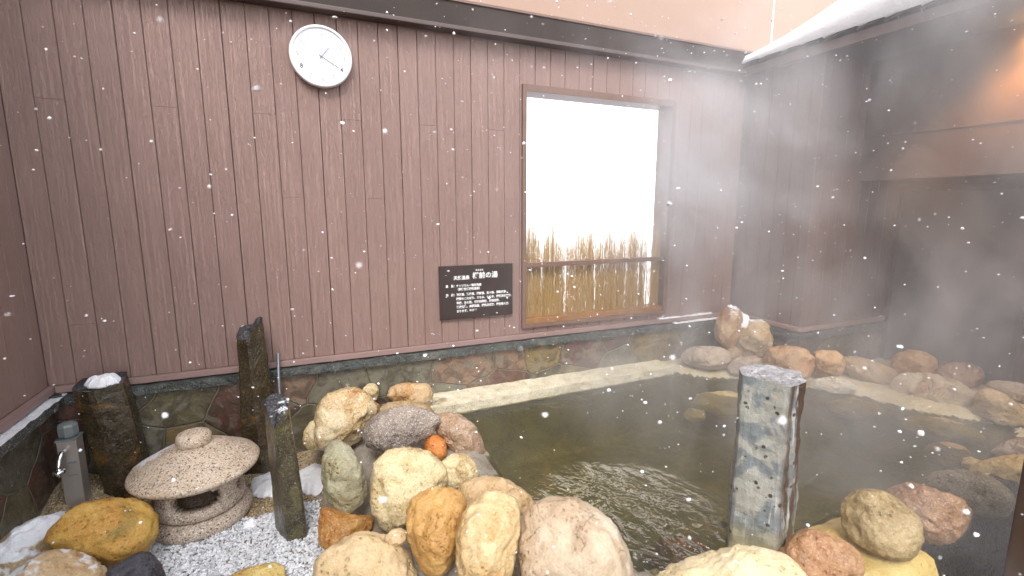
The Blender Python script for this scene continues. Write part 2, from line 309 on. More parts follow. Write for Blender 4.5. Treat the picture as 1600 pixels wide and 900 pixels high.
ms = t.n('MixShader'); t.set(ms.inputs[0], t.math('MULTIPLY', fr.outputs[0], 1.25, clamp=True)); t.t.links.new(mm.outputs[0], ms.inputs[1]); t.t.links.new(gl.outputs[0], ms.inputs[2]); t.t.links.new(ms.outputs[0], t.out.inputs[0])
M['water'] = t.m
# twigs
t = NT('twigs'); p = t.pos((60, 60, 3)); M['twig'] = t.fin(t.mix(t.noise(p, 2, 2), (.36, .20, .06), (.74, .56, .28)), .6)
# gravel
def gravel_mat(name, a, b, c):
    t = NT(name); at = t.n('Attribute', attribute_name='rnd'); cr = t.n('ValToRGB'); t.set(cr.inputs[0], at.outputs['Fac'])
    cr.color_ramp.elements[0].color = (*a, 1); cr.color_ramp.elements[1].color = (*c, 1); e = cr.color_ramp.elements.new(.35); e.color = (*b, 1)
    return t.fin(cr.outputs[0], .6)
M['gravel'] = gravel_mat('white_gravel', (.42, .43, .46), (.68, .69, .71), (.84, .85, .87))
M['grit'] = gravel_mat('tan_grit', (.13, .08, .03), (.36, .25, .11), (.60, .50, .32))

# ---------------- ground, terrain ----------------
bm = boxes((-150, 150, .35, 300, -.6, -.5)); tag(obj('snow_field', bm, M['snow']), kind='structure')
bm = boxes((-12, 12, -12, .12, -.2, .0)); tag(obj('paving', bm, M['paving']), kind='structure')
POOL = [(.60,-.12),(2.3,-.12),(2.45,-.34),(2.63,-.43),(2.85,-.66),(3.06,-.90),(3.13,-1.23),(3.38,-1.58),(3.10,-1.70),(2.70,-1.74),(2.30,-1.70),(1.95,-1.70),(1.75,-1.70),(1.45,-1.70),(1.30,-1.66),(1.10,-1.70),(.86,-1.62),(.90,-1.38),(.76,-1.18),(.66,-1.00),(.70,-.72),(.66,-.45),(.58,-.30)]
def sdist(x, y):
    d = 1e9; ins = False; n = len(POOL)
    for i in range(n):
        x0, y0 = POOL[i]; x1, y1 = POOL[(i+1) % n]; ex, ey = x1-x0, y1-y0
        tt = max(0, min(1, ((x-x0)*ex + (y-y0)*ey)/(ex*ex+ey*ey))); d = min(d, math.hypot(x-x0-ex*tt, y-y0-ey*tt))
        if (y0 > y) != (y1 > y) and x < (x1-x0)*(y-y0)/(y1-y0) + x0: ins = not ins
    return -d if ins else d
def sstep(a, b, v): v = max(0, min(1, (v-a)/(b-a))); return v*v*(3-2*v)
def garden_h(x, y):
    return .19 + .09*sstep(-.78, -1.02, x)*sstep(-.7, -.2, y) + .035*sstep(-.32, -.1, y) + .012*noise.noise((x*5, y*5, 0))
def height(x, y):
    s = sdist(x, y); nz = noise.noise((x*9, y*9, 2))*.010 + noise.noise((x*28, y*28, 5))*.004
    if s < 0: return .385 - .34*sstep(-.01, -.22, s) + nz*1.5
    h = .385 + .030*sstep(0, .05, s) + nz
    if x < .9:
        if y < -.2: h += .012 - .05*sstep(.10, .2, s) - .11*sstep(.40, .55, s)
        xg = -.03 if y > -1.15 else -.03 + (-1.15-y)*.6
        h = garden_h(x, y)*(1-sstep(xg, xg+.13, x)) + h*sstep(xg, xg+.13, x)
    k = sstep(-1.86, -1.93, y) if x > 1.78 else sstep(-1.96, -2.10, y) if x > .25 else sstep(-1.25, -1.45, y)
    return h*(1-k) + .004*k
nx, ny = 210, 92; X0, X1, Y0, Y1 = -1.07, 3.9, -2.16, -.0
def hx(i): return X0 + (X1-X0)*i/nx
def hy(j): return Y0 + (Y1-Y0)*j/ny
H = [[height(hx(i), hy(j)) for j in range(ny+1)] for i in range(nx+1)]
parts = {'pool_bed': [], 'garden_bed': [], 'rim_left': [], 'rim_right': [], 'rim_front': [], 'rim_dark': []}
for i in range(nx):
    for j in range(ny):
        x, y = hx(i+.5), hy(j+.5); s = sdist(x, y)
        if s < -.02: k = 'pool_bed'
        elif x < -.03+.04 and y > -1.5: k = 'garden_bed'
        elif x < .93: k = 'rim_left'
        elif y < -1.6 and x > 1.78 and hy(j) < -1.80: k = 'rim_dark'
        elif y < -1.6 and 1.35 < x < 1.8: k = 'rim_front'
        else: k = 'rim_right'
        parts[k].append((i, j))
for k, mt, nm in (('pool_bed', 'bed', 'pool_bed'), ('garden_bed', 'sand', 'garden_bed'), ('rim_left', 'mortar_grey', 'pool_rim'), ('rim_right', 'mortar_cream', 'pool_rim'), ('rim_front', 'mortar_yellow', 'pool_rim'), ('rim_dark', 'rim_black', 'pool_rim')):
    bm = bmesh.new(); vd = {}
    def V(i, j):
        if (i, j) not in vd: vd[(i, j)] = bm.verts.new((hx(i), hy(j), H[i][j]))
        return vd[(i, j)]
    for i, j in parts[k]: bm.faces.new((V(i, j), V(i+1, j), V(i+1, j+1), V(i, j+1)))
    tag(obj(nm, bm, M[mt], smooth=True), kind='structure')
# water sheet
bm = bmesh.new(); vd = {}
for i in range(nx):
    for j in range(ny):
        if sdist(hx(i+.5), hy(j+.5)) < .045:
            q = []
            for a, b in ((i, j), (i+1, j), (i+1, j+1), (i, j+1)):
                if (a, b) not in vd: vd[(a, b)] = bm.verts.new((hx(a), hy(b), .38))
                q.append(vd[(a, b)])
            bm.faces.new(q)
tag(obj('pool_water', bm, M['water']), kind='structure')

# ---------------- walls ----------------
def siding(bm, P0, U, N, L, z0, z1, off=0., hole=None, pitch=.0995, jz=(1.56, 1.955), thick=.02):
    """vertical boards along U starting at P0; N = outward normal; hole = (a, b, za, zb)"""
    P0, U, N = Vector(P0), Vector(U), Vector(N); i = 0; a = -off
    while a < L - 1e-4:
        x0, x1 = max(a, 0), min(a+pitch, L); k = i % 4
        cuts = [z0]
        jj = {1: [jz[1]] + ([.996] if i == 1 else []), 2: [jz[0]], 3: [], 0: []}[k]
        segs = []; zs = [z0] + sorted(z for z in jj if z0 < z < z1) + [z1]
        for s0, s1 in zip(zs, zs[1:]): segs.append((s0 + (.0006 if s0 != z0 else 0), s1 - (.0006 if s1 != z1 else 0), x0, x1))
        if hole:
            ns = []
            for s0, s1, u0, u1 in segs:
                if u1 <= hole[0] or u0 >= hole[1] or s1 <= hole[2] or s0 >= hole[3]: ns.append((s0, s1, u0, u1)); continue
                if s0 < hole[2]: ns.append((s0, hole[2], u0, u1))
                if s1 > hole[3]: ns.append((hole[3], s1, u0, u1))
                m0, m1 = max(s0, hole[2]), min(s1, hole[3])
                if u0 < hole[0]: ns.append((m0, m1, u0, hole[0]))
                if u1 > hole[1]: ns.append((m0, m1, hole[1], u1))
            segs = ns
        seam = .0022 if k == 3 else .0010
        for s0, s1, u0, u1 in segs:
            if u1-u0 < .003: continue
            g0, g1 = .0008, seam
            prof = [(u0, -thick), (u0+g0, -.004), (u0+g0+.0018, 0), (u1-g1-.0018, 0), (u1-g1, -.004), (u1, -thick)]
            lo = [bm.verts.new(P0 + U*u + N*d + Vector((0, 0, s0))) for u, d in prof]; hi = [bm.verts.new(P0 + U*u + N*d + Vector((0, 0, s1))) for u, d in prof]
            for q in range(5): bm.faces.new((lo[q], lo[q+1], hi[q+1], hi[q]))
            bm.faces.new(lo[::-1]); bm.faces.new(hi); bm.faces.new((lo[0], hi[0], hi[5], lo[5]))
        a += pitch; i += 1
WX0, WX1, WZ0, WZ1 = 1.25, 2.335, .812, 2.185
wl = empty('timber_wall', (-1.07, 0, 0), 'long wall of mauve brown vertical boards carrying the clock, sign and window', 'wall')
bm = bmesh.new(); siding(bm, (-1.071, 0, 0), (1, 0, 0), (0, -1, 0), 4.075, .73, 2.44, hole=(WX0+1.071, WX1+1.071, WZ0, WZ1))
obj('board_cladding', bm, M['siding'], wl)
bm = boxes((-1.2, WX0, .0205, .12, 0, 2.58), (WX1, 3.9, .0205, .12, 0, 2.58), (WX0, WX1, .0205, .12, 0, WZ0), (WX0, WX1, .0205, .12, WZ1, 2.58)); obj('wall_core', bm, M['trim'], wl)
bm = boxes((-1.04, 2.97, -.026, -.0005, .700, .7285), bev=.002); obj('skirting_board', bm, M['trim'], wl)
bm = boxes((-1.06, 2.95, -.045, .0, 2.462, 2.585)); obj('beam', bm, M['beam'], wl)
bm = boxes((-1.06, 2.95, -.072, -.0, 2.440, 2.4615), bev=.004); obj('beam_flashing', bm, M['beam_lip'], wl)
bm = boxes((-1.06, 3.0, -.052, -.0, 2.5855, 2.60), bev=.002); obj('top_strip', bm, M['window_wood'], wl)
def rough_bar(x0, x1, y0, y1, z0, z1, axis, amp=.006, seed=0):
    bm = bmesh.new(); L = (x1-x0) if axis == 'x' else (y1-y0); n = int(L/.02)
    rings = []
    for i in range(n+1):
        tt = i/n; ring = []
        for (a, b) in ((0, 0), (.33, 0), (.66, 0), (1, 0), (1, .5), (1, 1), (.66, 1), (.33, 1), (0, 1), (0, .5)):
            if axis == 'x': p = Vector((x0+L*tt, y0+(y1-y0)*a, z0+(z1-z0)*b))
            else: p = Vector((x0+(x1-x0)*a, y0+L*tt, z0+(z1-z0)*b))
            q = p*16 + Vector((seed, 0, 0)); d = Vector((noise.noise(q), noise.noise(q+Vector((9, 3, 1))), noise.noise(q+Vector((2, 7, 5)))))*amp + Vector((0, noise.noise(p*50), noise.noise(p*55)))*amp*.4
            ring.append(bm.verts.new(p + d))
        rings.append(ring)
    for a, b in zip(rings, rings[1:]):
        for k in range(10): bm.faces.new((a[k], a[(k+1) % 10], b[(k+1) % 10], b[k]))
    bm.faces.new(rings[0][::-1]); bm.faces.new(rings[-1]); bmesh.ops.recalc_face_normals(bm, faces=bm.faces)
    return bm
obj('cap_stone', rough_bar(-1.06, 2.98, -.05, -.002, .652, .692, 'x'), M['cap'], wl, False)
bm = boxes((-1.05, 2.99, -.022, .0195, .05, .653)); obj('flagstone_cladding', bm, M['clad'], wl)
# left wall
ll = empty('timber_wall', (-1.07, -2, 0), 'shaded board wall at the left edge meeting the long wall in a corner', 'wall')
bm = bmesh.new(); siding(bm, (-1.071, -4.5, 0), (0, 1, 0), (1, 0, 0), 4.499, .73, 3.2, off=.05); obj('board_cladding', bm, M['siding'], ll)
bm = boxes((-1.2, -1.0925, -4.5, .0, 0, 3.2)); obj('wall_core', bm, M['trim'], ll)
bm = boxes((-1.0705, -1.043, -4.5, -.0, .700, .7285), bev=.002); obj('skirting_board', bm, M['trim'], ll)
obj('cap_stone', rough_bar(-1.068, -1.005, -4.0, -.0, .650, .690, 'y', seed=4), M['cap_snow'], ll, False)
bm = boxes((-1.091, -1.047, -4.5, -.03, .03, .651)); obj('flagstone_cladding', bm, M['clad'], ll)
# wing wall on the right
rw = empty('timber_wing_wall', (3.0, 0, 0), 'projecting board wall corner right of the window, half lost in steam', 'wall')
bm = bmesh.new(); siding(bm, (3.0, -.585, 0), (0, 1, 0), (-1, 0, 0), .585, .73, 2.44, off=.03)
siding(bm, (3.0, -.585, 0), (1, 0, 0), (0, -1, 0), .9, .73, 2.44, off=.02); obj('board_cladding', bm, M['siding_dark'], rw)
bm = boxes((3.0205, 3.9, -.564, .0, 0, 2.44)); obj('wall_core', bm, M['trim'], rw)
bm = boxes((2.975, 2.9995, -.61, -.03, .700, .7285), (3.0, 3.89, -.61, -.5855, .700, .7285), bev=.002); obj('skirting_board', bm, M['trim'], rw)
obj('cap_stone', rough_bar(2.948, 2.999, -.63, -.05, .650, .692, 'y', seed=8), M['cap'], rw, False)
obj('cap_stone', rough_bar(3.0, 3.88, -.632, -.586, .650, .692, 'x', seed=12), M['cap'], rw, False)
bm = boxes((2.978, 3.02, -.608, -.022, .2, .653), (3.0205, 3.89, -.607, -.5645, .2, .6525)); obj('flagstone_cladding', bm, M['clad'], rw)
# rear building wall with door, under the roof
dw = empty('back_wall', (3.9, -2, 0), 'dark wall under the roof holding the grey door', 'wall')
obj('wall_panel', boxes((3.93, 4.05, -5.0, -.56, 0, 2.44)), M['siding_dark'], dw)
hd = empty('header_panel', (3.45, -2, 0), 'brown lintel panel above the recess, lit by the warm lamp', 'lintel')
obj('panel', boxes((3.45, 3.5, -5.0, -.5865, 1.69, 2.439)), M['header'], hd)
obj('trim_strip', boxes((3.444, 3.4495, -5.0, -.587, 1.958, 1.972), bev=.001), M['header'], hd)
obj('soffit_board', boxes((3.501, 3.929, -5.0, -.5865, 1.70, 1.72)), M['ceiling'], hd)
dr = empty('door', (3.9, -.95, .43), 'dark grey door in the recess behind the far orange rocks', 'door')
obj('door_leaf', boxes((3.895, 3.925, -1.31, -.625, .42, 1.62), bev=.003), M['door'], dr)
obj('door_frame', boxes((3.885, 3.9295, -.6245, -.60, .41, 1.66), (3.885, 3.9295, -1.335, -1.3105, .41, 1.66), (3.885, 3.9295, -1.31, -.625, 1.6205, 1.66), (3.87, 3.9295, -1.31, -.625, .40, .4195)), M['door_frame'], dr)
# upper peach wall
pw = empty('upper_wall', (-1, .1, 2.6), 'peach rendered wall rising above the dark beam', 'wall')
obj('render_panel', boxes((-4, 3.215, .0, .12, 2.6005, 4.6)), M['peach'], pw)
obj('render_panel', boxes((3.228, 7, .012, .12, 2.6, 4.6)), M['peach'], pw)
obj('joint_strip', boxes((3.2155, 3.2275, -.003, .11, 2.6, 4.6)), M['letter'], pw)

# ---------------- roof on the right ----------------
rf = empty('eave_roof', (2.95, -2, 2.44), 'dark shingled eave under thick snow, top right', 'roof')
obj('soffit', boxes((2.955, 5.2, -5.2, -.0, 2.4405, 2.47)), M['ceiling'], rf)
bm = boxes((2.925, 2.9545, -5.2, -.05, 2.43, 2.485)); obj('fascia', bm, M['beam_lip'], rf)
bm = bmesh.new(); y = -.03; rs = random.Random(3)
while y > -5.2:
    L = rs.uniform(.13, .2); z = 2.487 + rs.uniform(-.002, .004)
    vs = [(2.905+rs.uniform(-.004, .004), y, z-.004), (2.905, y-L, z+.022), (3.35, y-L, z+.04), (3.35, y, z+.014)]
    a = [bm.verts.new(v) for v in vs]; b = [bm.verts.new((v[0], v[1], v[2]+.016)) for v in vs]
    bm.faces.new(a); bm.faces.new(b[::-1])
    for k in range(4): bm.faces.new((a[k], b[k], b[(k+1) % 4], a[(k+1) % 4]))
    y -= L
bmesh.ops.recalc_face_normals(bm, faces=bm.faces); obj('shingles', bm, M['beam'], rf)
bm = bmesh.new(); rows = []
for j in range(121):
    y = -.01 - j*.043; hgt = (.035 + .33*sstep(-.05, 1.35, -y))*(1+.10*noise.noise((0, y*4, 1)))
    row = []
    for i in range(13):
        a = i/12; x = 2.898 + (a**1.6)*1.9 + .006*noise.noise((y*14, a*8, 0)); z = 2.522 + hgt*min(1, (a*4.5)**.5) + a*.25 + .012*noise.noise((x*7, y*7, 2))
        if i == 0: z = 2.512
        row.append(bm.verts.new((x, y, z)))
    rows.append(row)
for a, b in zip(rows, rows[1:]):
    for i in range(12): bm.faces.new((a[i], b[i], b[i+1], a[i+1]))
# closing faces so that the snow is a solid layer
lo = [bm.verts.new((3.0, r[0].co.y, 2.508)) for r in rows]; lo2 = [bm.verts.new((r[-1].co.x, r[0].co.y, 2.508)) for r in rows]
for k in range(120):
    bm.faces.new((rows[k][0], lo[k], lo[k+1], rows[k+1][0])); bm.faces.new((lo[k], lo2[k], lo2[k+1], lo[k+1])); bm.faces.new((rows[k][-1], rows[k+1][-1], lo2[k+1], lo2[k]))
bmesh.ops.recalc_face_normals(bm, faces=bm.faces); obj('snow_layer', bm, M['snow'], rf, True)
# warm lamp just beyond the right edge
lp = empty('wall_lamp', (3.38, -1.42, 2.34), 'small warm wall lamp glowing at the upper right edge', 'lamp')
obj('lamp_plate', boxes((3.435, 3.4495, -1.46, -1.38, 2.29, 2.40), bev=.003), M['brass'], lp)
t = NT('lamp_glow'); t.b.inputs['Emission Color'].default_value = (1, .55, .2, 1); t.b.inputs['Emission Strength'].default_value = 14
bm = bmesh.new(); lathe(bm, [(.006, 0), (.03, .012), (.036, .035), (.03, .06), (.012, .075)], (3.385, -1.42, 2.31), 24); obj('lamp_bulb', bm, t.m, lp, True)
pl = bpy.data.lights.new('lamp_light', 'SPOT'); pl.spot_size = R(125); pl.spot_blend = .9; pl.energy = 10; pl.color = (1, .42, .11); pl.shadow_soft_size = .04
po = bpy.data.objects.new('lamp_light', pl); COL.objects.link(po); po.location = (-.06, .03, .0); po.parent = lp
# dark post near the camera
ps_ = empty('dark_post', (1.98, -2.12, 0), 'dark brown upright post cut by the lower right edge', 'post')
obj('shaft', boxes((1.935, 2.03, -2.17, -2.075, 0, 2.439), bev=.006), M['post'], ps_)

pt_ = empty('shade_partition', (2.0, -3.4, 0), 'dark partition behind the dark post, mostly out of view, added to block southern light', 'wall')  # added, mostly unseen, to keep southern light out of the roofed right side
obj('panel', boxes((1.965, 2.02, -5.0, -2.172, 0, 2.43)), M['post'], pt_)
# ---------------- window ----------------
wn_ = empty('window', (1.25, 0, .8), 'unglazed window opening framed in brown timber, bright white beyond', 'window')
F = M['window_wood']
obj('frame', boxes((1.228, 1.2535, -.022, .125, .765, 2.222), (2.3305, 2.362, -.022, .125, .765, 2.222), (1.254, 2.330, -.022, .125, 2.182, 2.222), (1.254, 2.330, -.022, .125, .765, .788), bev=.002), F, wn_)
obj('sill', boxes((1.2545, 2.3295, -.012, .10, .7885, .822), bev=.002), M['sill_wood'], wn_)
obj('rail', boxes((1.2545, 2.3295, -.014, .012, 1.148, 1.176), bev=.002), F, wn_)
rs = random.Random(11); bm = bmesh.new()
for i in range(4600):
    x = rs.uniform(1.262, 2.322); y = rs.uniform(.022, .075); cl = noise.noise((x*14, 0, 3)); top = 1.19 + max(0, min(.30, .10 + .16*cl + rs.gauss(0, .07))) + (.03 if x < 1.32 else 0)
    if rs.random() < .12: top = rs.uniform(.95, 1.2)
    elif rs.random() < .13: top += rs.uniform(.02, .11)
    if abs(noise.noise((x*30, 5, 1))) < .045 and rs.random() < .85: continue
    w_ = rs.uniform(.0005, .0012); lean = rs.gauss(0, .012)
    pts = [Vector((x + lean*s + .003*noise.noise((x*50, s*4, i)), y + .003*noise.noise((i, s*3, 0)), .823 + (top-.823)*s)) for s in (0, .3, .6, .85, 1)]
    prev = None
    for k, p in enumerate(pts):
        q = w_*(1 - .75*k/4); r = [bm.verts.new(p + Vector((q*math.cos(a), q*math.sin(a), 0))) for a in (0, 2.09, 4.19)]
        if prev:
            for m in range(3): bm.faces.new((prev[m], prev[(m+1) % 3], r[(m+1) % 3], r[m]))
        prev = r
    if rs.random() < .5:
        b0 = pts[3]; d = Vector((rs.uniform(-.012, .012), rs.uniform(-.004, .004), rs.uniform(.02, .05)))
        a, b, c = bm.verts.new(b0), bm.verts.new(b0 + Vector((.0018, 0, 0))), bm.verts.new(b0 + d); bm.faces.new((a, b, c))
tag(obj('twig_screen', bm, M['twig'], origin=(1.79, .05, .823)), 'screen of upright golden twigs with frayed tops filling the lower window', 'twig screen')

# ---------------- clock ----------------
CX, CZ, CR = .143, 2.237, .143
ck = empty('wall_clock', (CX, -.02, CZ), 'round white wall clock with pale numbers high on the board wall', 'clock')
def disc(prof, n=72):
    bm = bmesh.new(); lathe(bm, prof, (0, 0, 0), n); bmesh.ops.rotate(bm, verts=bm.verts, cent=(0, 0, 0), matrix=Matrix.Rotation(R(90), 3, 'X')); bmesh.ops.translate(bm, verts=bm.verts, vec=(CX, -.001, CZ)); return bm
obj('rim', disc([(CR-.006, 0), (CR, .006), (CR, .032), (CR-.003, .038), (CR-.009, .040), (CR-.014, .037), (CR-.015, .0305)]), M['white_plastic'], ck, True)
obj('face', disc([(CR-.0155, .029), (CR-.0155, .031), (.0, .0312)]), M['clock_face'], ck)
def text(s, size, loc, mat, parent, name, align='CENTER', rotz=0, ext=.0006, sx=1, bold=0):
    c = bpy.data.curves.new(name, 'FONT'); c.body = s; c.size = size; c.align_x = align; c.align_y = 'CENTER'; c.extrude = ext; c.resolution_u = 2; c.offset = bold
    o = bpy.data.objects.new(name, c); COL.objects.link(o)
    dg = bpy.context.evaluated_depsgraph_get(); me = bpy.data.meshes.new_from_object(o.evaluated_get(dg)); bpy.data.objects.remove(o)
    me.transform(Matrix.Rotation(rotz, 4, 'Z') @ Matrix.Rotation(R(90), 4, 'X') @ Matrix.Scale(sx, 4, (1, 0, 0))); me.transform(Matrix.Translation(Vector(loc) - Vector(parent.location)))
    me.materials.clear(); me.materials.append(mat); r = bpy.data.objects.new(name, me); COL.objects.link(r); r.parent = parent; return r
for h in range(1, 13):
    a = R(90 - 30*h); text(str(h), .030, (CX + .106*math.cos(a), -.0328, CZ + .106*math.sin(a)), M['digit_dark'] if h in (4, 8) else M['digit'], ck, 'numeral', bold=.0006)
def hand(ang, L, w, back, yy, nm):
    bm = bmesh.new(); box(bm, -w, w, yy-.0012, yy, -back, L); bmesh.ops.rotate(bm, verts=bm.verts, cent=(0, 0, 0), matrix=Matrix.Rotation(R(ang), 3, 'Y')); bmesh.ops.translate(bm, verts=bm.verts, vec=(CX, 0, CZ)); return obj(nm, bm, M['hand'] if nm != 'minute_hand' else M['digit_dark'], ck)
hand(40, .056, .0028, .012, -.0345, 'hour_hand'); hand(120, .090, .0016, .012, -.0365, 'minute_hand'); hand(-45, .02, .0006, .008, -.038, 'second_hand')
# ---------------- sign ----------------
sg = empty('information_sign', (.935, -.01, 1.02), 'dark brown board with white Japanese writing beside the window', 'sign')
obj('board', boxes((.707, 1.163, -.018, -.0005, .866, 1.181), bev=.0015), M['sign'], sg)
def T(s, size, x, z, sx=1, b=.0004): text(s, size, (x, -.0192, z), M['letter'], sg, 'lettering', 'LEFT', sx=sx, bold=b)
T('たるまえ', .0125, .925, 1.1500); T('樽前の湯', .040, .905, 1.116, 1.0, .0010); T('天然温泉', .025, .790, 1.108, .97, .0008)
L1 = ['泉　質：ナトリウム－塩化物泉', '　　　　（弱酸性低張性温泉）', '効　能：神経痛、筋肉痛、関節痛、五十肩、運動麻痺、', '　　　　関節のこわばり、うちみ、くじき、慢性消化器病、', '　　　　痔疾、冷え性、病後回復期、疲労回復、', '　　　　健康増進、虚弱児童、慢性皮膚病、慢性婦人病、', '　　　　きりきず、やけど']
for s, z in zip(L1, (1.062, 1.041, 1.010, .985, .960, .936, .911)): T(s, .0168, .742, z, .93, .0006)

# ---------------- ledge ----------------
bm = rough_bar(.52, 2.30, -.235, -.023, .372, .432, 'x', amp=.005, seed=21)
for v in bm.verts:
    if v.co.y < -.1: v.co.y += .035*(v.co.x-.52)/1.78
tag(obj('stone_ledge', bm, M['ledge'], smooth=False, origin=(1.4, -.12, .4)), 'long pale weathered stone ledge along the wall above the water', 'ledge')

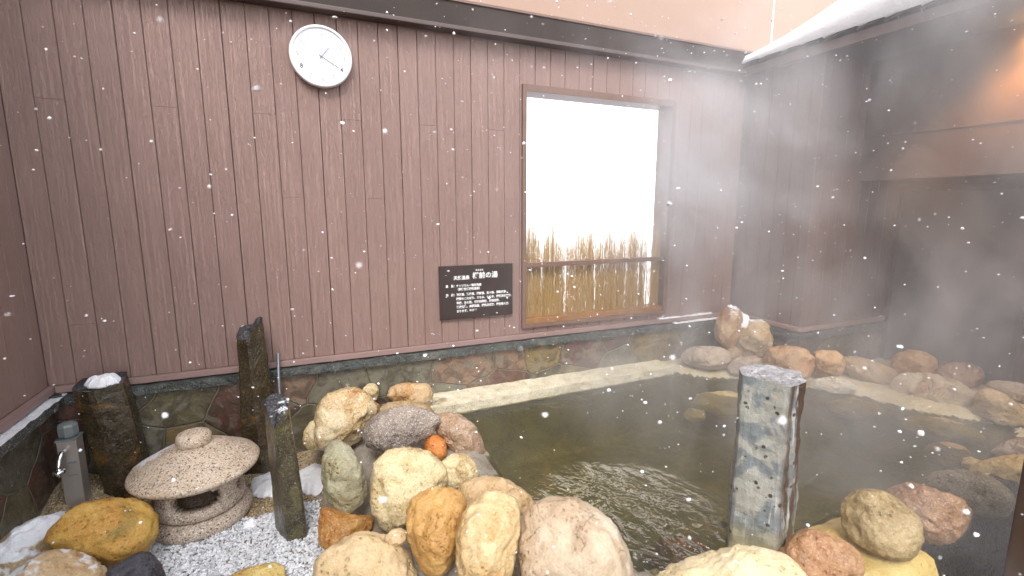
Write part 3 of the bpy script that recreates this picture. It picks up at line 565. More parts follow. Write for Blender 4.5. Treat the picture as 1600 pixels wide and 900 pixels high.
# ---------------- rocks ----------------
ROCKS = [
{"l":"big pale cream boulder with rusty lower right side, back left of the pool rim","p":"cream_rust","c":[0.13,-0.381,0.52],"az":-1.627,"el":0.399,"r":[156,164,149,142,140,146,144,139,132,128,130,129,130,129,125,125,124,128,139,151,161,148,138,131,126,126,122,120,118,119,124,137],"t":0.75},
{"l":"small cream rock half hidden left of the big pale cream boulder","p":"cream","c":[-0.007,-0.296,0.42],"az":-1.568,"el":0.422,"r":[44,43,45,48,54,65,82,73,68,65,57,52,50,49,47,45,46,48,52,57,56,58,61,65,65,68,74,60,52,47,45,44],"t":0.8},
{"l":"small pale pebble against the stone cladding behind the big cream boulder","p":"cream","c":[0.291,-0.09,0.52],"az":-1.682,"el":0.357,"r":[40,42,41,41,43,47,47,45,45,47,45,43,42,43,44,41,40,40,42,41,40,40,41,45,50,48,47,48,42,39,38,38],"t":0.8},
{"l":"smooth orange rock at the left end of the long stone ledge","p":"peach","c":[0.497,-0.158,0.5],"az":-1.764,"el":0.368,"r":[111,108,107,92,76,67,61,59,59,61,67,76,85,100,111,122,126,107,86,75,68,63,59,58,60,64,71,84,96,108,112,109],"t":0.7},
{"l":"low tan rock wedged behind the grey pink boulder","p":"tan","c":[0.435,-0.303,0.46],"az":-1.75,"el":0.403,"r":[134,122,94,79,70,65,63,60,59,60,64,71,84,107,116,131,131,121,110,82,67,59,54,52,52,54,59,67,82,105,121,150],"t":0.7},
{"l":"flat speckled grey pink boulder in the middle of the left rock pile","p":"greypink","c":[0.35,-0.616,0.53],"az":-1.737,"el":0.43,"r":[173,170,147,132,114,103,97,96,91,90,92,98,106,115,131,141,154,152,152,134,122,105,95,91,85,84,85,90,99,109,127,149],"t":0.62},
{"l":"long pinkish brown boulder reaching down to the water beside the grey pink one","p":"pinkbrown","c":[0.614,-0.663,0.46],"az":-1.864,"el":0.455,"r":[92,84,81,80,77,77,79,86,94,101,115,126,138,145,121,105,90,81,77,74,73,74,79,87,90,98,112,129,142,133,114,103],"t":0.7},
{"l":"small bright orange stone tucked under the grey pink boulder","p":"orange","c":[0.496,-0.683,0.44],"az":-1.812,"el":0.472,"r":[44,44,45,44,44,46,50,50,51,53,53,50,50,51,52,50,49,50,44,41,39,39,40,43,48,56,60,56,56,53,48,45],"t":0.8},
{"l":"upright greenish grey boulder with pale flat face, gravel side of the pile","p":"greygreen","c":[0.091,-0.787,0.44],"az":-1.618,"el":0.506,"r":[78,76,78,79,83,91,105,119,140,150,137,121,102,90,82,78,75,74,76,81,87,95,110,119,132,128,126,120,111,101,91,82],"t":0.75},
{"l":"large pale speckled cream boulder in the centre of the left rock pile","p":"cream","c":[0.288,-1.038,0.5],"az":-1.742,"el":0.535,"r":[151,148,147,141,138,132,131,127,126,129,131,133,129,125,117,114,113,116,124,129,137,145,151,145,129,106,92,88,92,100,120,143],"t":0.75},
{"l":"small cream rock touching the right side of the large speckled cream boulder","p":"cream","c":[0.519,-0.962,0.46],"az":-1.861,"el":0.521,"r":[71,68,67,68,67,68,73,70,69,70,72,71,74,80,75,71,70,70,68,68,71,72,67,65,66,69,69,70,73,77,75,77],"t":0.75},
{"l":"upright orange brown boulder between two cream boulders near the bottom edge","p":"orange_brown","c":[0.333,-1.321,0.5],"az":-1.808,"el":0.614,"r":[86,94,107,114,123,119,120,116,114,116,113,113,108,103,97,91,87,86,87,88,94,104,114,126,127,123,108,97,89,85,82,83],"t":0.75},
{"l":"low smooth peach rock at the water edge behind the upright boulders","p":"peach","c":[0.587,-1.181,0.45],"az":-1.94,"el":0.573,"r":[134,113,99,88,82,79,75,74,75,79,86,92,102,120,132,135,124,114,101,94,90,78,72,69,69,71,77,85,94,110,141,140],"t":0.7},
{"l":"upright cream and orange boulder in front of the low peach rock","p":"cream_orange","c":[0.452,-1.474,0.52],"az":-1.924,"el":0.644,"r":[85,91,100,111,128,137,139,136,135,131,120,110,104,96,93,93,91,93,99,106,113,124,122,126,127,124,126,107,96,88,84,83],"t":0.75},
{"l":"largest pink and cream boulder with a whitish band and cracks, at the pool edge","p":"pinkband","c":[0.682,-1.589,0.48],"az":-2.121,"el":0.664,"r":[160,152,147,143,139,140,141,144,153,157,168,174,184,181,171,161,154,152,156,148,147,151,137,130,128,131,137,142,154,176,173,170],"t":0.75},
{"l":"broad smooth cream boulder cut by the bottom edge right of the gravel","p":"cream_smooth","c":[0.119,-1.287,0.38],"az":-1.655,"el":0.669,"r":[136,131,126,124,118,116,112,113,115,118,121,126,136,144,151,150,142,135,133,120,104,96,91,91,94,101,115,125,143,175,162,148],"t":0.7},
{"l":"knobby little cream stone on top of the broad smooth cream boulder","p":"cream_smooth","c":[0.215,-1.272,0.47],"az":-1.72,"el":0.62,"r":[32,33,33,30,29,29,27,25,24,24,26,26,26,27,29,33,36,33,31,30,29,26,24,24,24,25,27,27,27,29,31,32],"t":0.9},
{"l":"angular rusty orange rock below the greenish grey boulder","p":"rust","c":[0.07,-0.933,0.32],"az":-1.61,"el":0.588,"r":[109,111,79,63,55,52,52,53,57,65,81,105,96,91,83,79,78,80,86,80,77,78,73,67,63,63,64,67,73,84,94,109],"t":0.8},
{"l":"bright yellow ochre boulder with green stains in front of the metal tap post","p":"yellow","c":[-0.707,-0.681,0.37],"az":-1.234,"el":0.486,"r":[138,129,125,115,111,104,101,102,104,111,119,125,130,137,149,156,131,108,95,88,85,85,89,97,112,123,126,141,150,149,144,142],"t":0.7},
{"l":"tan boulder with wet snow on its right shoulder at the left picture edge","p":"tan","c":[-0.953,-0.64,0.3],"az":-1.137,"el":0.486,"r":[103,114,133,137,144,136,132,119,112,104,99,96,96,99,106,99,97,99,105,117,124,120,121,127,122,109,103,101,94,91,91,96],"t":0.7,"s":0.5},
{"l":"pinkish tan boulder with melting snow at the bottom left corner","p":"peach","c":[-0.778,-0.871,0.34],"az":-1.169,"el":0.528,"r":[101,94,86,82,81,83,85,87,92,98,98,103,107,116,111,103,100,91,82,77,76,78,78,78,81,88,100,122,121,123,120,113],"t":0.7,"s":0.6},
{"l":"dark slate chunk lying on the gravel below the yellow ochre boulder","p":"slate","c":[-0.569,-0.899,0.3],"az":-1.265,"el":0.566,"r":[66,64,64,65,69,72,73,78,73,71,72,75,80,86,80,70,65,63,64,66,67,63,61,62,66,73,85,91,83,79,77,69],"t":0.7,"a":1},
{"l":"yellow slab with a dark broken end on the gravel at the bottom edge","p":"yellow_slab","c":[-0.214,-0.988,0.24],"az":-1.446,"el":0.631,"r":[82,81,74,69,57,51,47,45,46,48,52,59,66,78,100,87,78,73,72,61,52,47,44,44,45,47,53,62,80,87,85,86],"t":0.6,"a":1},
{"l":"upright orange boulder leaning on the round tan one, dusted with snow","p":"orange_pale","c":[2.739,-0.246,0.68],"az":-2.411,"el":0.219,"r":[80,82,88,97,108,127,137,146,141,131,118,107,99,94,92,89,89,93,98,105,115,119,128,135,145,142,125,110,96,87,83,80],"t":0.75,"s":0.35},
{"l":"round tan boulder with a wedge of snow against the upright orange one","p":"tan","c":[2.876,-0.343,0.6],"az":-2.455,"el":0.237,"r":[115,116,120,127,130,139,137,139,133,129,128,128,133,130,123,119,115,115,120,129,130,137,143,138,139,132,130,127,121,119,116,114],"t":0.7,"s":0.3},
{"l":"flat oval pinkish grey rock at the right end of the long ledge","p":"pinkgrey","c":[2.497,-0.296,0.5],"az":-2.375,"el":0.281,"r":[144,151,141,123,106,94,82,76,73,73,75,82,93,111,129,147,158,158,143,116,98,86,80,76,76,80,83,89,101,115,122,136],"t":0.62},
{"l":"small tan stone between the oval rock and the round tan boulder","p":"tan","c":[2.725,-0.323,0.5],"az":-2.424,"el":0.27,"r":[44,42,42,44,46,45,46,49,54,63,56,53,51,52,55,48,44,42,41,43,46,49,49,50,54,61,55,52,50,51,54,48],"t":0.8},
{"l":"low greyish rock just left of the top of the stone pillar","p":"pinkgrey","c":[2.69,-0.466,0.46],"az":-2.449,"el":0.289,"r":[120,117,118,109,93,84,79,70,65,64,64,68,74,86,97,105,119,125,115,111,97,82,74,69,68,69,73,73,74,78,86,100],"t":0.6},
{"l":"wide orange tan rock behind the top of the stone pillar","p":"orange_pale","c":[2.811,-0.672,0.53],"az":-2.517,"el":0.273,"r":[132,131,135,129,130,121,112,109,105,104,108,116,123,134,135,139,142,137,138,136,123,116,114,117,110,106,107,112,122,128,126,130],"t":0.65},
{"l":"squarish orange rock right of the pillar top below the cladding corner","p":"orange_pale","c":[3.035,-0.772,0.53],"az":-2.576,"el":0.264,"r":[91,88,88,92,89,88,90,83,79,79,82,85,90,97,92,92,88,87,90,97,92,89,89,87,81,78,79,82,90,89,86,87],"t":0.7},
{"l":"flat whitish stone at the waterline right of the stone pillar","p":"white","c":[2.983,-0.845,0.41],"az":-2.585,"el":0.301,"r":[125,117,103,89,77,67,61,58,57,56,55,57,62,70,84,99,117,129,114,94,76,67,60,54,50,49,50,53,59,69,83,101],"t":0.45},
{"l":"tan wedge shaped rock beyond the flat whitish stone","p":"tan","c":[3.304,-0.871,0.47],"az":-2.636,"el":0.266,"r":[142,134,115,95,82,75,71,70,71,75,82,96,112,132,164,144,132,116,106,101,95,88,86,86,83,84,87,95,107,112,122,137],"t":0.6},
{"l":"orange tan rock standing against the grey door","p":"orange_pale","c":[3.638,-0.947,0.5],"az":-2.693,"el":0.243,"r":[110,114,111,112,101,95,93,88,86,88,90,89,92,98,104,107,115,118,119,115,113,106,92,84,80,79,82,83,88,97,113,110],"t":0.65},
{"l":"reddish rock right of the one against the grey door","p":"red_pale","c":[3.726,-1.162,0.48],"az":-2.75,"el":0.248,"r":[99,101,100,103,93,88,86,80,77,77,80,82,86,93,102,108,119,108,99,94,94,86,81,79,81,85,84,85,89,94,92,94],"t":0.65},
{"l":"large flat cream and pink boulder at the far waterline","p":"cream_pink","c":[3.326,-1.211,0.45],"az":-2.721,"el":0.281,"r":[178,165,149,134,125,111,103,99,99,101,104,111,125,146,165,182,194,176,160,141,125,112,105,102,99,99,102,110,123,134,153,168],"t":0.5},
{"l":"long orange brown rock beside the large flat far boulder","p":"tan","c":[3.331,-1.512,0.46],"az":-2.799,"el":0.286,"r":[102,87,78,71,68,67,68,73,79,86,99,115,114,117,107,102,100,92,86,83,84,85,80,78,79,81,83,89,99,118,112,110],"t":0.6},
{"l":"low brownish rock behind the far right end of the pool","p":"pinkgrey","c":[3.71,-1.446,0.47],"az":-2.816,"el":0.257,"r":[110,110,97,75,63,56,53,51,51,51,54,59,68,85,112,133,150,106,81,66,57,52,50,50,52,56,61,66,75,90,121,115],"t":0.6},
{"l":"brownish pink rock above the yellow ones at the right picture edge","p":"pinkgrey","c":[2.918,-1.754,0.43],"az":-2.828,"el":0.336,"r":[80,79,82,89,93,78,69,64,60,54,51,50,51,54,60,65,73,88,104,105,86,76,68,57,51,48,47,47,50,55,65,82],"t":0.7},
{"l":"big smooth olive tan boulder on the yellow rim at the lower right","p":"olive","c":[1.651,-1.879,0.5],"az":-2.68,"el":0.497,"r":[95,95,98,95,94,90,90,92,97,99,101,105,108,109,108,107,108,104,105,101,99,93,90,89,90,95,99,102,102,98,96,94],"t":0.75},
{"l":"rough reddish boulder between the olive tan and the greyish olive ones","p":"reddish","c":[1.945,-1.868,0.46],"az":-2.737,"el":0.457,"r":[96,101,107,107,100,90,83,78,76,79,86,93,100,105,114,121,131,108,95,86,82,81,82,86,95,96,100,95,92,92,91,92],"t":0.75},
{"l":"long greyish olive boulder at the right edge of the pool","p":"olivegrey","c":[2.23,-1.866,0.46],"az":-2.784,"el":0.412,"r":[103,102,100,93,88,81,78,78,76,74,76,80,84,92,105,118,134,135,99,80,70,64,63,67,74,80,87,92,93,98,98,99],"t":0.65},
{"l":"pale yellow boulder at the right picture edge behind the dark post","p":"yellow_pale","c":[2.63,-1.812,0.43],"az":-2.816,"el":0.368,"r":[77,84,90,101,100,91,82,68,61,57,54,53,54,57,63,72,87,103,123,104,89,78,71,67,63,62,64,67,63,63,64,69],"t":0.65},
{"l":"small pointed yellow stone left of the pale yellow boulder","p":"yellow_pale","c":[2.633,-1.694,0.4],"az":-2.777,"el":0.372,"r":[32,30,29,30,32,28,26,25,26,27,26,26,26,28,29,28,29,31,33,32,32,32,28,26,25,25,25,24,24,25,27,31],"t":0.7},
{"l":"orange brown boulder beside the foot of the stone pillar","p":"red_tan","c":[1.366,-1.873,0.45],"az":-2.597,"el":0.582,"r":[98,105,108,108,102,96,89,86,85,85,88,90,88,90,96,96,101,110,109,109,113,103,91,85,82,82,77,75,77,81,90,95],"t":0.75},
{"l":"wide smooth whitish boulder at the bottom edge before the stone pillar","p":"white_cream","c":[1.122,-1.778,0.38],"az":-2.454,"el":0.657,"r":[178,188,207,188,170,150,131,116,108,100,96,97,101,109,121,143,181,240,223,206,164,130,111,100,94,92,89,90,95,104,120,149],"t":0.55},
{"l":"submerged orange boulder under the water near the right edge","p":"under","c":[2.795,-1.54,0.33],"az":-2.748,"el":0.369,"r":[72,80,82,77,76,69,62,59,59,58,56,57,59,65,71,76,85,92,80,73,70,67,62,60,60,63,62,60,60,62,66,67],"t":0.6},
{"l":"submerged reddish boulder under the water left of the pillar foot","p":"under_red","c":[1.161,-1.5,0.28],"az":-2.34,"el":0.631,"r":[98,117,114,100,83,73,68,59,55,52,52,54,59,67,74,83,97,124,113,105,92,72,60,54,50,49,50,53,58,66,71,81],"t":0.6},
{"l":"submerged yellow slab under the far water left of the pillar","p":"under_y","c":[2.319,-0.625,0.325],"az":-2.412,"el":0.361,"r":[170,163,148,114,95,85,79,73,68,67,68,72,80,94,119,139,164,177,153,122,95,80,71,67,65,66,70,75,80,89,105,135],"t":0.35},
{"l":"submerged tan slab under the water below the far flat boulder","p":"under_y","c":[3.104,-1.367,0.325],"az":-2.736,"el":0.335,"r":[172,157,126,97,81,72,67,63,60,59,61,65,73,87,114,136,168,170,147,109,83,70,62,58,56,56,59,64,69,78,95,126],"t":0.35},
{"l":"submerged brown slab at the far corner of the pool","p":"under","c":[2.976,-0.997,0.32],"az":-2.622,"el":0.331,"r":[144,131,118,96,78,68,62,59,59,61,64,65,68,75,86,107,147,133,126,108,83,70,62,58,57,57,59,60,63,70,81,102],"t":0.4},
{"l":"submerged pale rock under the water at the far left of the pillar","p":"under_y","c":[2.044,-0.666,0.31],"az":-2.359,"el":0.391,"r":[57,56,57,61,49,43,39,37,37,38,41,43,43,45,49,56,60,58,58,60,49,44,40,39,39,38,37,37,39,43,49,61],"t":0.6},
{"l":"small whitish pebble just under the water beside the pillar","p":"under_w","c":[1.388,-1.483,0.33],"az":-2.422,"el":0.565,"r":[24,26,24,24,24,25,22,20,19,19,20,20,19,19,20,21,24,27,24,23,23,24,22,20,19,19,19,20,21,21,21,22],"t":0.8}
]
def make_rock(i, e):
    rnd = random.Random(i*17+3); under = e['p'].startswith('under')
    mr = sum(e['r'])/len(e['r'])/1000
    bm = bmesh.new(); bmesh.ops.create_icosphere(bm, subdivisions=5 if mr > .05 and not under else 4, radius=1)
    N = len(e['r']); rad = [v/1000 for v in e['r']]
    rad = [(rad[k-1] + 8*rad[k] + rad[(k+1) % N])/10 for k in range(N)]
    az, el_ = e['az'], e['el']; n = Vector((math.cos(el_)*math.cos(az), math.cos(el_)*math.sin(az), math.sin(el_)))
    ux = Vector((0, 0, 1)).cross(n).normalized(); uy = n.cross(ux); T_ = e['t']*mr*1.15; ex = .80 if not e.get('a') else .72
    ang = e.get('a', 0)
    planes = []
    for _ in range(13 if not ang else 9):
        d = Vector((rnd.gauss(0, 1), rnd.gauss(0, 1), rnd.uniform(-.6, 1.4))).normalized(); planes.append((d, rnd.uniform(.66, .92) if not ang else rnd.uniform(.6, .85)))
    sd = Vector((i*3.7, i*1.3, i*2.1))
    for v in bm.verts:
        u = v.co.normalized(); th = math.atan2(u.y, u.x) % (2*math.pi); f = th/(2*math.pi)*N; k = int(f) % N; f -= int(f)
        f = f*f*(3-2*f)*.5 + f*.5
        r = rad[k]*(1-f) + rad[(k+1) % N]*f; s = math.hypot(u.x, u.y)
        ss = s**ex; zz = math.copysign(abs(u.z)**ex, u.z)
        p = Vector((math.cos(th)*ss, math.sin(th)*ss, zz)); q = p.copy()
        for d, o in planes:      # soft facets
            k2 = q.dot(d) - o
            if k2 > 0: q -= d*k2*(.80 if not ang else .9)
        sc_ = (r*math.cos(th)*ss*1.015, r*math.sin(th)*ss*1.015, zz*T_)
        blend = .45 + .55*min(1, abs(u.z)*1.6)    # keeps the outline, facets the faces
        P = Vector((sc_[0]*(1+(q.x/(p.x+1e-6)-1)*blend*.55) if abs(p.x) > .05 else sc_[0], sc_[1]*(1+(q.y/(p.y+1e-6)-1)*blend*.55) if abs(p.y) > .05 else sc_[1], zz*T_*(q.z/p.z if abs(p.z) > .05 else 1)))
        w_ = P
        nv = w_.normalized(); w0 = w_/mr*1.3 + sd
        d = noise.fractal(w0*1.1, 1.0, 2.1, 3)*.11*mr + abs(noise.noise(w0*2.6))*-.07*mr + noise.noise(w0*5)*.03*mr + noise.noise(w0*13)*.008*mr + noise.noise(w0*28)*.0035*mr
        dent = noise.noise(w0*1.9 + Vector((5, 5, 5))); d -= max(0, dent-.25)*.16*mr
        v.co = w_ + nv*d
    # scale every direction back to the measured outline after faceting
    NB = 64; got = [0]*NB
    for v in bm.verts:
        k = int((math.atan2(v.co.y, v.co.x) % (2*math.pi))/(2*math.pi)*NB) % NB; got[k] = max(got[k], math.hypot(v.co.x, v.co.y))
    fac = []
    for k in range(NB):
        f = (k+.5)/NB*N; a = int(f) % N; f -= int(f); fac.append((rad[a]*(1-f)+rad[(a+1) % N]*f)*1.075/max(got[k], 1e-4))
    fac = [(fac[k-2]+2*fac[k-1]+3*fac[k]+2*fac[(k+1) % NB]+fac[(k+2) % NB])/9 for k in range(NB)]
    for v in bm.verts:
        f = (math.atan2(v.co.y, v.co.x) % (2*math.pi))/(2*math.pi)*NB - .5; k = math.floor(f); f -= k; q = fac[k % NB]*(1-f) + fac[(k+1) % NB]*f
        v.co = ux*v.co.x*q + uy*v.co.y*q + n*v.co.z
    me = bpy.data.meshes.new('rock'); bm.to_mesh(me); bm.free()
    for p in me.polygons: p.use_smooth = True
    me.materials.append(rmat(e['p'], e.get('s', 0)))
    o = bpy.data.objects.new('submerged_rock' if under else 'rock', me); COL.objects.link(o); o.location = e['c']
    if sdist(e['c'][0], e['c'][1]) < .11 and not under and e['c'][2] > .43 and e['p'] != 'white': o.color = (0, 1, 1, 1)    # stands in the water: damp foot
    return tag(o, e['l'], 'rock', 'rocks around the pool and gravel bed')
for i, e in enumerate(ROCKS): make_rock(i, e)

# ---------------- stone pillars ----------------
def prism(name, base, top, mats, seed, amp=.008, rings=26, ns=7, broken=.0, twist=None, origin=None, parent=None, topz=None):
    """base/top: lists of (x, y, z) corner points in the same order; side faces subdivided and roughened"""
    bm = bmesh.new(); K = len(base); R_ = []
    sdv = Vector((seed, seed*2, seed*3))
    for j in range(rings+1):
        t_ = j/rings; ring = []
        for k in range(K):
            for m in range(ns):
                f = m/ns
                a = Vector(base[k]).lerp(Vector(base[(k+1) % K]), f); b = Vector(top[k]).lerp(Vector(top[(k+1) % K]), f); p = a.lerp(b, t_)
                c = sum((Vector(q) for q in base), Vector())/K; c = c.lerp(sum((Vector(q) for q in top), Vector())/K, t_); o = (p-c); o.z = 0
                rd = min(1, min(f, 1-f)*ns/1.0); o_n = o.normalized() if o.length else o
                d = amp*(noise.noise(Vector((p.x*9, p.y*9, p.z*4))+sdv)*1.3 + noise.noise(p*26+sdv)*.5 + noise.noise(p*70+sdv)*.2) - (.004 if m == 0 else 0)
                p = p + o_n*d
                if broken and j == rings: p.z += broken*noise.noise(p*11+sdv)
                ring.append(bm.verts.new(p))
        R_.append(ring)
    n = len(R_[0])
    for a, b in zip(R_, R_[1:]):
        for k in range(n): bm.faces.new((a[k], a[(k+1) % n], b[(k+1) % n], b[k]))
    bm.faces.new(R_[0][::-1])
    # top, inward rings
    cur = R_[-1]; cc = sum((v.co for v in cur), Vector())/n
    for s in (.8, .6, .4, .2):
        nw = []
        for v in R_[-1]:
            p = cc.lerp(v.co, s); p.z += (broken or .004)*(noise.noise(p*16+sdv) + .5*noise.noise(p*45+sdv)); nw.append(bm.verts.new(p))
        for k in range(n):
            f = bm.faces.new((cur[k], cur[(k+1) % n], nw[(k+1) % n], nw[k])); f.material_index = 1
        cur = nw
    f = bm.faces.new(cur); f.material_index = 1
    bmesh.ops.recalc_face_normals(bm, faces=bm.faces)
    return obj(name, bm, mats, parent, False, origin)
# pale pillar standing in the pool edge
tp = [(1.292,-1.600,.990),(1.248,-1.647,.985),(1.312,-1.766,.975),(1.396,-1.758,.980),(1.436,-1.708,.990),(1.370,-1.618,.995)]
cx_ = sum(p[0] for p in tp)/6; cy_ = sum(p[1] for p in tp)/6
bs = [(cx_+.005+(p[0]-cx_)*1.12, cy_+(p[1]-cy_)*1.10, .12) for p in tp]
tag(prism('stone_pillar', bs, tp, [M['pillar'], M['pillar_top']], 3, amp=.009, rings=60, ns=10, origin=(cx_, cy_, .42)), 'pale grey streaked square stone pillar standing at the front edge of the pool', 'stone pillar')
# tall dark pillar behind the lantern
b = [(-.345,-.16,.1),(-.235,-.19,.1),(-.160,-.15,.1),(-.175,-.05,.1),(-.33,-.05,.1)]
m_ = [(-.312,-.15,.90),(-.262,-.175,.895),(-.200,-.14,.985),(-.205,-.06,.98),(-.30,-.06,.93)]
tag(prism('basalt_pillar', b, m_, [M['basalt'], M['basalt_black']], 11, amp=.006, rings=50, ns=8, broken=.03, origin=(-.25, -.12, .2)), 'tallest dark wet stone pillar with a jagged snowy black top behind the lantern', 'stone pillar', 'dark upright stones in the gravel bed')
b = [(-.87,-.15,.15),(-.80,-.17,.15),(-.695,-.14,.15),(-.70,-.05,.15),(-.86,-.05,.15)]
m_ = [(-.945,-.15,.745),(-.870,-.18,.735),(-.762,-.145,.745),(-.765,-.06,.775),(-.93,-.06,.77)]
tag(prism('basalt_pillar', b, m_, [M['basalt'], M['basalt_black']], 23, amp=.006, rings=40, ns=8, broken=.012, origin=(-.8, -.12, .2)), 'broad leaning dark stone with a heap of snow on top beside the tap post', 'stone pillar', 'dark upright stones in the gravel bed')
b = [(-.178,-.62,.1),(-.128,-.735,.1),(-.050,-.745,.1),(-.055,-.65,.1),(-.12,-.60,.1)]
m_ = [(-.186,-.665,.765),(-.142,-.775,.700),(-.088,-.752,.755),(-.085,-.68,.775),(-.13,-.65,.785)]
tag(prism('basalt_pillar', b, m_, [M['basalt_green'], M['basalt_black']], 37, amp=.005, rings=40, ns=8, broken=.02, origin=(-.12, -.68, .2)), 'slender mossy dark stone post with a split black top in front of the tallest one', 'stone pillar', 'dark upright stones in the gravel bed')
def snow_lump(c, r, seed, label, sub=0):
    """a low drift with a ragged outline that thins out to nothing at its edge"""
    bm = bmesh.new(); n = 90; m = 16; ctr = bm.verts.new((c[0], c[1], c[2]+r[2])); prev = None
    for k in range(1, m+1):
        s = k/m; ring = []
        for i in range(n):
            a = 6.283185*i/n; q = 1 + .45*noise.noise((math.cos(a)*1.3+seed, math.sin(a)*1.3, seed)) + .18*noise.noise((math.cos(a)*5, math.sin(a)*5, seed*2))
            x = c[0] + r[0]*q*s*math.cos(a); y = c[1] + r[1]*q*s*math.sin(a)
            h = r[2]*(1-s**3)*(1+.35*noise.noise((x*30, y*30, seed))) + .25*r[2]*noise.noise((x*70, y*70, seed)) - (.012*s**6)
            ring.append(bm.verts.new((x, y, c[2] + h)))
        for i in range(n):
            if prev: bm.faces.new((prev[i], ring[i], ring[(i+1) % n], prev[(i+1) % n]))
            else: bm.faces.new((ctr, ring[i], ring[(i+1) % n]))
        prev = ring
    lo = [bm.verts.new((v.co.x, v.co.y, c[2]-.02)) for v in prev]
    for i in range(n): bm.faces.new((prev[i], lo[i], lo[(i+1) % n], prev[(i+1) % n]))
    bm.faces.new(lo[::-1]); bmesh.ops.recalc_face_normals(bm, faces=bm.faces)
    return tag(obj('snow_patch', bm, M['snow'], smooth=True, origin=c), label, 'snow', 'patches of leftover snow')
snow_lump((-.835, -.115, .762), (.065, .05, .024), 1, 'small heap of snow on top of the broad leaning dark stone')
snow_lump((2.83, -.24, .700), (.085, .075, .075), 2, 'wedge of snow lying between the upright orange and round tan boulders')
snow_lump((-.21, -.26, .212), (.09, .11, .014), 3, 'flat snow patch on the grit between the tallest and the slender dark stones')
snow_lump((-.03, -.30, .215), (.09, .13, .016), 4, 'snow patch on the grit beside the pale cream boulders')
snow_lump((-.80, -.30, .235), (.08, .07, .022), 5, 'snow patch on the ground between the tap post and the lantern')
snow_lump((-.99, -.42, .275), (.06, .13, .022), 6, 'snow patch left of the tap post against the flagstones')
snow_lump((-.275, -.56, .200), (.030, .026, .014), 7, 'small round clump of snow on the white gravel', 3)
snow_lump((-.66, -.33, .215), (.05, .04, .014), 8, 'bit of snow tucked behind the lantern base', 3)
# thin snow on skirting at the far right end of the wall
for x0, x1, y0, y1, z, lb in ((2.30, 2.80, -.026, -.006, .729, 'thin line of snow on the painted skirting near the far corner'), (2.42, 2.88, -.052, -.03, .692, 'thin line of snow on the dark cap stone below the snowy skirting')):
    bm = bmesh.new(); n = 40; pr_ = None
    for k in range(n+1):
        x = x0+(x1-x0)*k/n; h = .0015+.007*max(0, noise.noise((x*20, z*9, 0))+.5); yy = y0 + .006*noise.noise((x*30, 4, z))
        r = [bm.verts.new(v) for v in ((x, yy, z-.002), (x, yy+.003, z+h), (x, y1, z+h*1.1), (x, y1+.004, z-.002))]
        if pr_:
            for q in range(4): bm.faces.new((pr_[q], pr_[(q+1) % 4], r[(q+1) % 4], r[q]))
        else: bm.faces.new(r[::-1])
        pr_ = r
    bm.faces.new(pr_); bmesh.ops.recalc_face_normals(bm, faces=bm.faces)
    tag(obj('snow_strip', bm, M['snow'], origin=((x0+x1)/2, y0, z)), lb, 'snow')

# ---------------- stone lantern ----------------
LX, LY = -.470, -.415
ln = empty('stone_lantern', (LX, LY, .19), 'squat granite garden lantern with a broad round cap on the gravel', 'stone lantern')
bm = bmesh.new(); lathe(bm, [(.155, 0), (.182, .006), (.192, .025), (.191, .045), (.182, .062), (.165, .070), (.15, .072)], (LX, LY, .185), 96, .03); obj('base', bm, M['granite'], ln, True)
# fire box with rounded openings cut through
bm = bmesh.new(); n = 96; zr = [.072, .080, .092, .108, .120, .127, .134, .142, .150, .158, .166, .174, .182, .189, .196, .210, .222]; ro = [.152, .163, .169, .171, .171, .171, .170, .170, .169, .168, .167, .166, .165, .163, .160, .155, .150]
def solid(i, j):
    a = (360*i/n + 180/n) % 360; z = (zr[j]+zr[j+1])/2
    for c, wd in ((275, 36), (5, 30), (95, 36), (185, 30)):
        if (abs((a-c+180) % 360-180)/wd)**3 + (abs(z-.158)/.038)**3 < 1: return False
    return True
vo_ = [[bm.verts.new((LX+ro[j]*math.cos(6.283185*i/n), LY+ro[j]*math.sin(6.283185*i/n), .185+zr[j]+.0)) for i in range(n)] for j in range(17)]
vi_ = [[bm.verts.new((LX+.112*math.cos(6.283185*i/n), LY+.112*math.sin(6.283185*i/n), .185+zr[j])) for i in range(n)] for j in range(17)]
for j in range(16):
    for i in range(n):
        k = (i+1) % n
        if solid(i, j): bm.faces.new((vo_[j][i], vo_[j][k], vo_[j+1][k], vo_[j+1][i])); bm.faces.new((vi_[j][i], vi_[j+1][i], vi_[j+1][k], vi_[j][k]))
        s = solid(i, j)
        if s != solid(k, j): bm.faces.new((vo_[j][k], vo_[j+1][k], vi_[j+1][k], vi_[j][k]))
        if j < 15 and s != solid(i, j+1): bm.faces.new((vo_[j+1][i], vo_[j+1][k], vi_[j+1][k], vi_[j+1][i]))
for i in range(n):
    k = (i+1) % n; bm.faces.new((vo_[0][i], vi_[0][i], vi_[0][k], vo_[0][k])); bm.faces.new((vo_[16][i], vo_[16][k], vi_[16][k], vi_[16][i]))
bmesh.ops.recalc_face_normals(bm, faces=bm.faces); obj('fire_box', bm, M['granite'], ln, True)
bm = bmesh.new(); lathe(bm, [(.14, .218), (.19, .222), (.222, .229), (.237, .240), (.241, .251), (.234, .261), (.20, .281), (.15, .309), (.105, .331), (.07, .343), (.055, .346)], (LX, LY, .185), 128, .02); obj('cap', bm, M['granite_cap'], ln, True)
bm = bmesh.new(); lathe(bm, [(.050, .340), (.060, .346), (.064, .358), (.063, .380), (.055, .393), (.037, .400), (.01, .402)], (LX, LY, .185), 48, .04); obj('finial', bm, M['granite_snow'], ln, True)

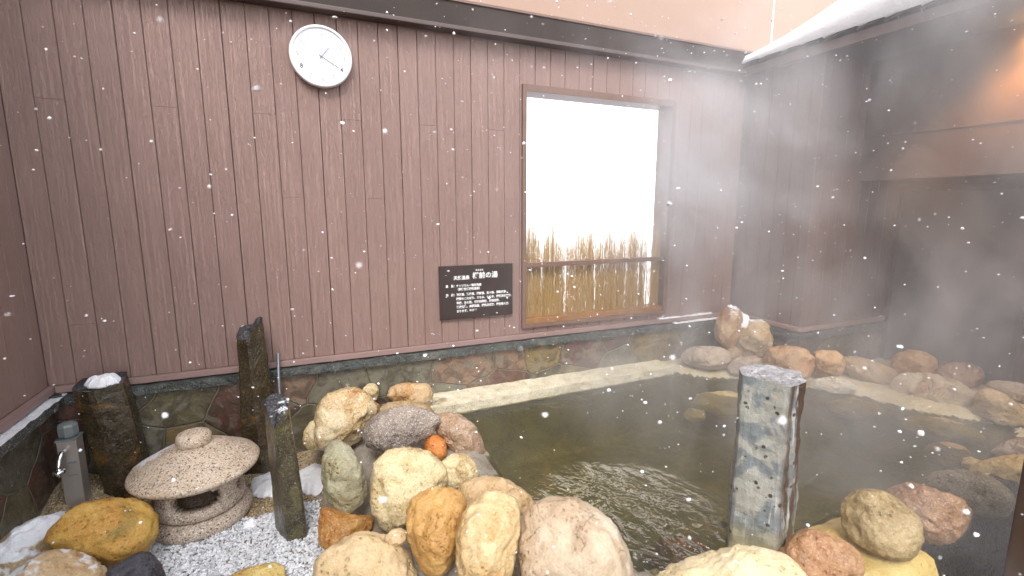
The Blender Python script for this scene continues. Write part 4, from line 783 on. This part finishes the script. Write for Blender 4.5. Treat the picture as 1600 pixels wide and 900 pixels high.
# ---------------- tap post ----------------
tpz = empty('tap_post', (-.945, -.215, .2), 'slim stainless steel post with a chrome tap and grey knob', 'tap post')
bm = boxes((-.978, -.912, -.248, -.182, .15, .556), bev=.003); obj('steel_post', bm, M['steel'], tpz)
obj('top_plate', boxes((-.981, -.909, -.251, -.179, .5565, .564), bev=.001), M['knob'], tpz)
bm = bmesh.new(); lathe(bm, [(.024, .564), (.033, .572), (.035, .582), (.035, .614), (.031, .622), (.018, .626)], (-.945, -.215, 0), 8); obj('handle', bm, M['knob'], tpz)
sp = [(-.950, -.247, .515), (-.951, -.258, .520), (-.953, -.274, .520), (-.955, -.288, .510), (-.957, -.297, .494), (-.958, -.302, .475), (-.959, -.305, .455)]
bm = bmesh.new(); tube(bm, sp, .009, 14); su = obj('spout', bm, M['chrome'], tpz, True)
bm = bmesh.new(); lathe(bm, [(.014, .452), (.021, .449), (.022, .440), (.020, .434), (.010, .432), (.009, .424)], (-.959, -.305, .012), 24); obj('nozzle', bm, M['chrome'], tpz, True)
obj('label_mark', boxes((-.950, -.920, -.2488, -.2482, .458, .466)), M['knob'], tpz); obj('label_mark', boxes((-.955, -.921, -.2488, -.2482, .405, .408)), M['knob'], tpz)
# flexible conduit
pts = []; rr = []
for k in range(150):
    s = k/149; pts.append((-.148 - .004*math.sin(s*3), -.032 - .075*s**.8 - .02*math.sin(3.14*s), .775 - .30*s)); rr.append(.0085 + .0012*math.sin(k*1.9))
bm = bmesh.new(); tube(bm, pts, .009, 10, rr); tag(obj('flexible_conduit', bm, M['conduit'], smooth=True, origin=(-.15, -.06, .6)), 'thin grey corrugated hose coming out of the wall beside the tallest dark stone', 'hose')

# ---------------- gravel and grit ----------------
def pebbles(name, mat, spots, label):
    me = bpy.data.meshes.new(name); V_, F_, C_ = [], [], []
    base = bmesh.new(); bmesh.ops.create_icosphere(base, subdivisions=1, radius=1); bv = [v.co.copy() for v in base.verts]; bf = [[v.index for v in f.verts] for f in base.faces]; base.free()
    for (x, y, z, s) in spots:
        o = len(V_); rot = Matrix.Rotation(random.uniform(0, 6.28), 3, Vector((random.gauss(0, 1), random.gauss(0, 1), random.gauss(0, 1))).normalized()); sx, sy, sz = s*random.uniform(.7, 1.3), s*random.uniform(.6, 1.1), s*random.uniform(.5, .9); rv = random.random()
        for v in bv:
            q = rot @ Vector((v.x*sx*random.uniform(.8, 1.15), v.y*sy*random.uniform(.8, 1.15), v.z*sz*random.uniform(.8, 1.15))); V_.append((x+q.x, y+q.y, z+q.z)); C_.append(rv)
        F_ += [[o+k for k in f] for f in bf]
    me.from_pydata(V_, [], F_); at = me.attributes.new('rnd', 'FLOAT', 'POINT'); at.data.foreach_set('value', C_); me.materials.append(mat)
    o = bpy.data.objects.new(name, me); COL.objects.link(o); return tag(o, label, 'gravel', kind='stuff')
g1, g2 = [], []
for _ in range(30000):
    x, y = random.uniform(-.95, .07), random.uniform(-1.35, -.03); e_ = noise.noise((x*5, y*5, 1))*.05
    line = -.50 + .25*(x+.45)*0 + e_     # white gravel in front, tan grit behind
    if y < line and x > -.75: g1.append((x, y, garden_h(x, y)+random.uniform(.000, .010), random.uniform(.0045, .0082)))
for _ in range(15000):
    x, y = random.uniform(-1.04, .07), random.uniform(-.62, -.02); e_ = noise.noise((x*5, y*5, 1))*.05
    if y > -.50+e_ : g2.append((x, y, garden_h(x, y)+random.uniform(-.002, .004), random.uniform(.0026, .0048)))
pebbles('white_gravel', M['gravel'], g1, 'white and grey crushed gravel around the lantern')
pebbles('tan_grit', M['grit'], g2, 'coarse tan grit behind the white gravel')

# ---------------- falling snow ----------------
V_, F_ = [], []; rs = random.Random(5)
base = bmesh.new(); bmesh.ops.create_icosphere(base, subdivisions=1, radius=1); bv = [v.co.copy() for v in base.verts]; bf = [[v.index for v in f.verts] for f in base.faces]; base.free()
cnt = 0
while cnt < 2400:
    x, y, z = rs.uniform(-1.0, 2.85), rs.uniform(-2.5, -.06), rs.uniform(.45, 2.55)
    d = math.dist((x, y, z), (0, -2.7, 1.5))
    if d < .38: continue
    if x < .3 and rs.random() < .45: continue
    cnt += 1; s = min(.0065, rs.lognormvariate(math.log(.0021), .55)); o = len(V_); fl = rs.uniform(.35, 1)
    for v in bv:
        k = s*rs.uniform(.55, 1.35); V_.append((x + v.x*k, y + v.y*k, z + v.z*k*fl))
    F_ += [[o+k for k in f] for f in bf]
me = bpy.data.meshes.new('falling_snow'); me.from_pydata(V_, [], F_); me.materials.append(M['flake']); o = bpy.data.objects.new('falling_snow', me); COL.objects.link(o); tag(o, 'white snowflakes falling through the air over the bath', 'snow', kind='stuff')

# ---------------- steam ----------------
t = NT('steam'); t.t.nodes.remove(t.b)
p = t.pos(world=True); mp = t.n('Mapping'); t.set(mp.inputs[0], t.n('NewGeometry').outputs['Position']); mp.inputs['Scale'].default_value = (1, 1, .62)
nz = t.noise(mp.outputs[0], 1.9, 5, .6, 1.1); s = t.n('SeparateXYZ'); t.set(s.inputs[0], t.n('NewGeometry').outputs['Position'])
d = t.ramp(nz, .45, .66, 0.04, 1.0)
lx = t.ramp(s.outputs[0], .9, 2.2, .12, 1.0); hz_ = t.ramp(s.outputs[2], .4, 2.5, 1.0, .6); low = t.ramp(s.outputs[2], .38, .62, .5, 0)
den = t.math('MULTIPLY', t.math('ADD', d, low), t.math('MULTIPLY', lx, hz_))
pd = t.n('VectorMath', operation='DISTANCE'); mq = t.n('Mapping'); t.set(mq.inputs[0], t.n('NewGeometry').outputs['Position']); mq.inputs['Scale'].default_value = (1, 1, .45); t.set(pd.inputs[0], mq.outputs[0]); pd.inputs[1].default_value = (2.30, -.40, .76)
pe = t.n('VectorMath', operation='DISTANCE'); t.set(pe.inputs[0], mq.outputs[0]); pe.inputs[1].default_value = (2.55, -.75, .95)
plume = t.math('MULTIPLY', t.math('ADD', t.ramp(pd.outputs['Value'], .05, .48, 2.2, 0), t.ramp(pe.outputs['Value'], .05, .40, 1.2, 0)), t.ramp(nz, .36, .60, .15, 1))
pv = t.n('VolumePrincipled'); pv.inputs['Color'].default_value = (.96, .97, 1, 1); t.set(pv.inputs['Density'], t.math('MULTIPLY', t.math('ADD', den, plume), .95)); pv.inputs['Anisotropy'].default_value = .25
t.t.links.new(pv.outputs[0], t.out.inputs['Volume'])
bm = boxes((.5, 3.43, -2.15, -.03, .385, 2.42)); tag(obj('steam', bm, t.m), 'drifting white steam rising from the hot pool', 'steam', kind='stuff')
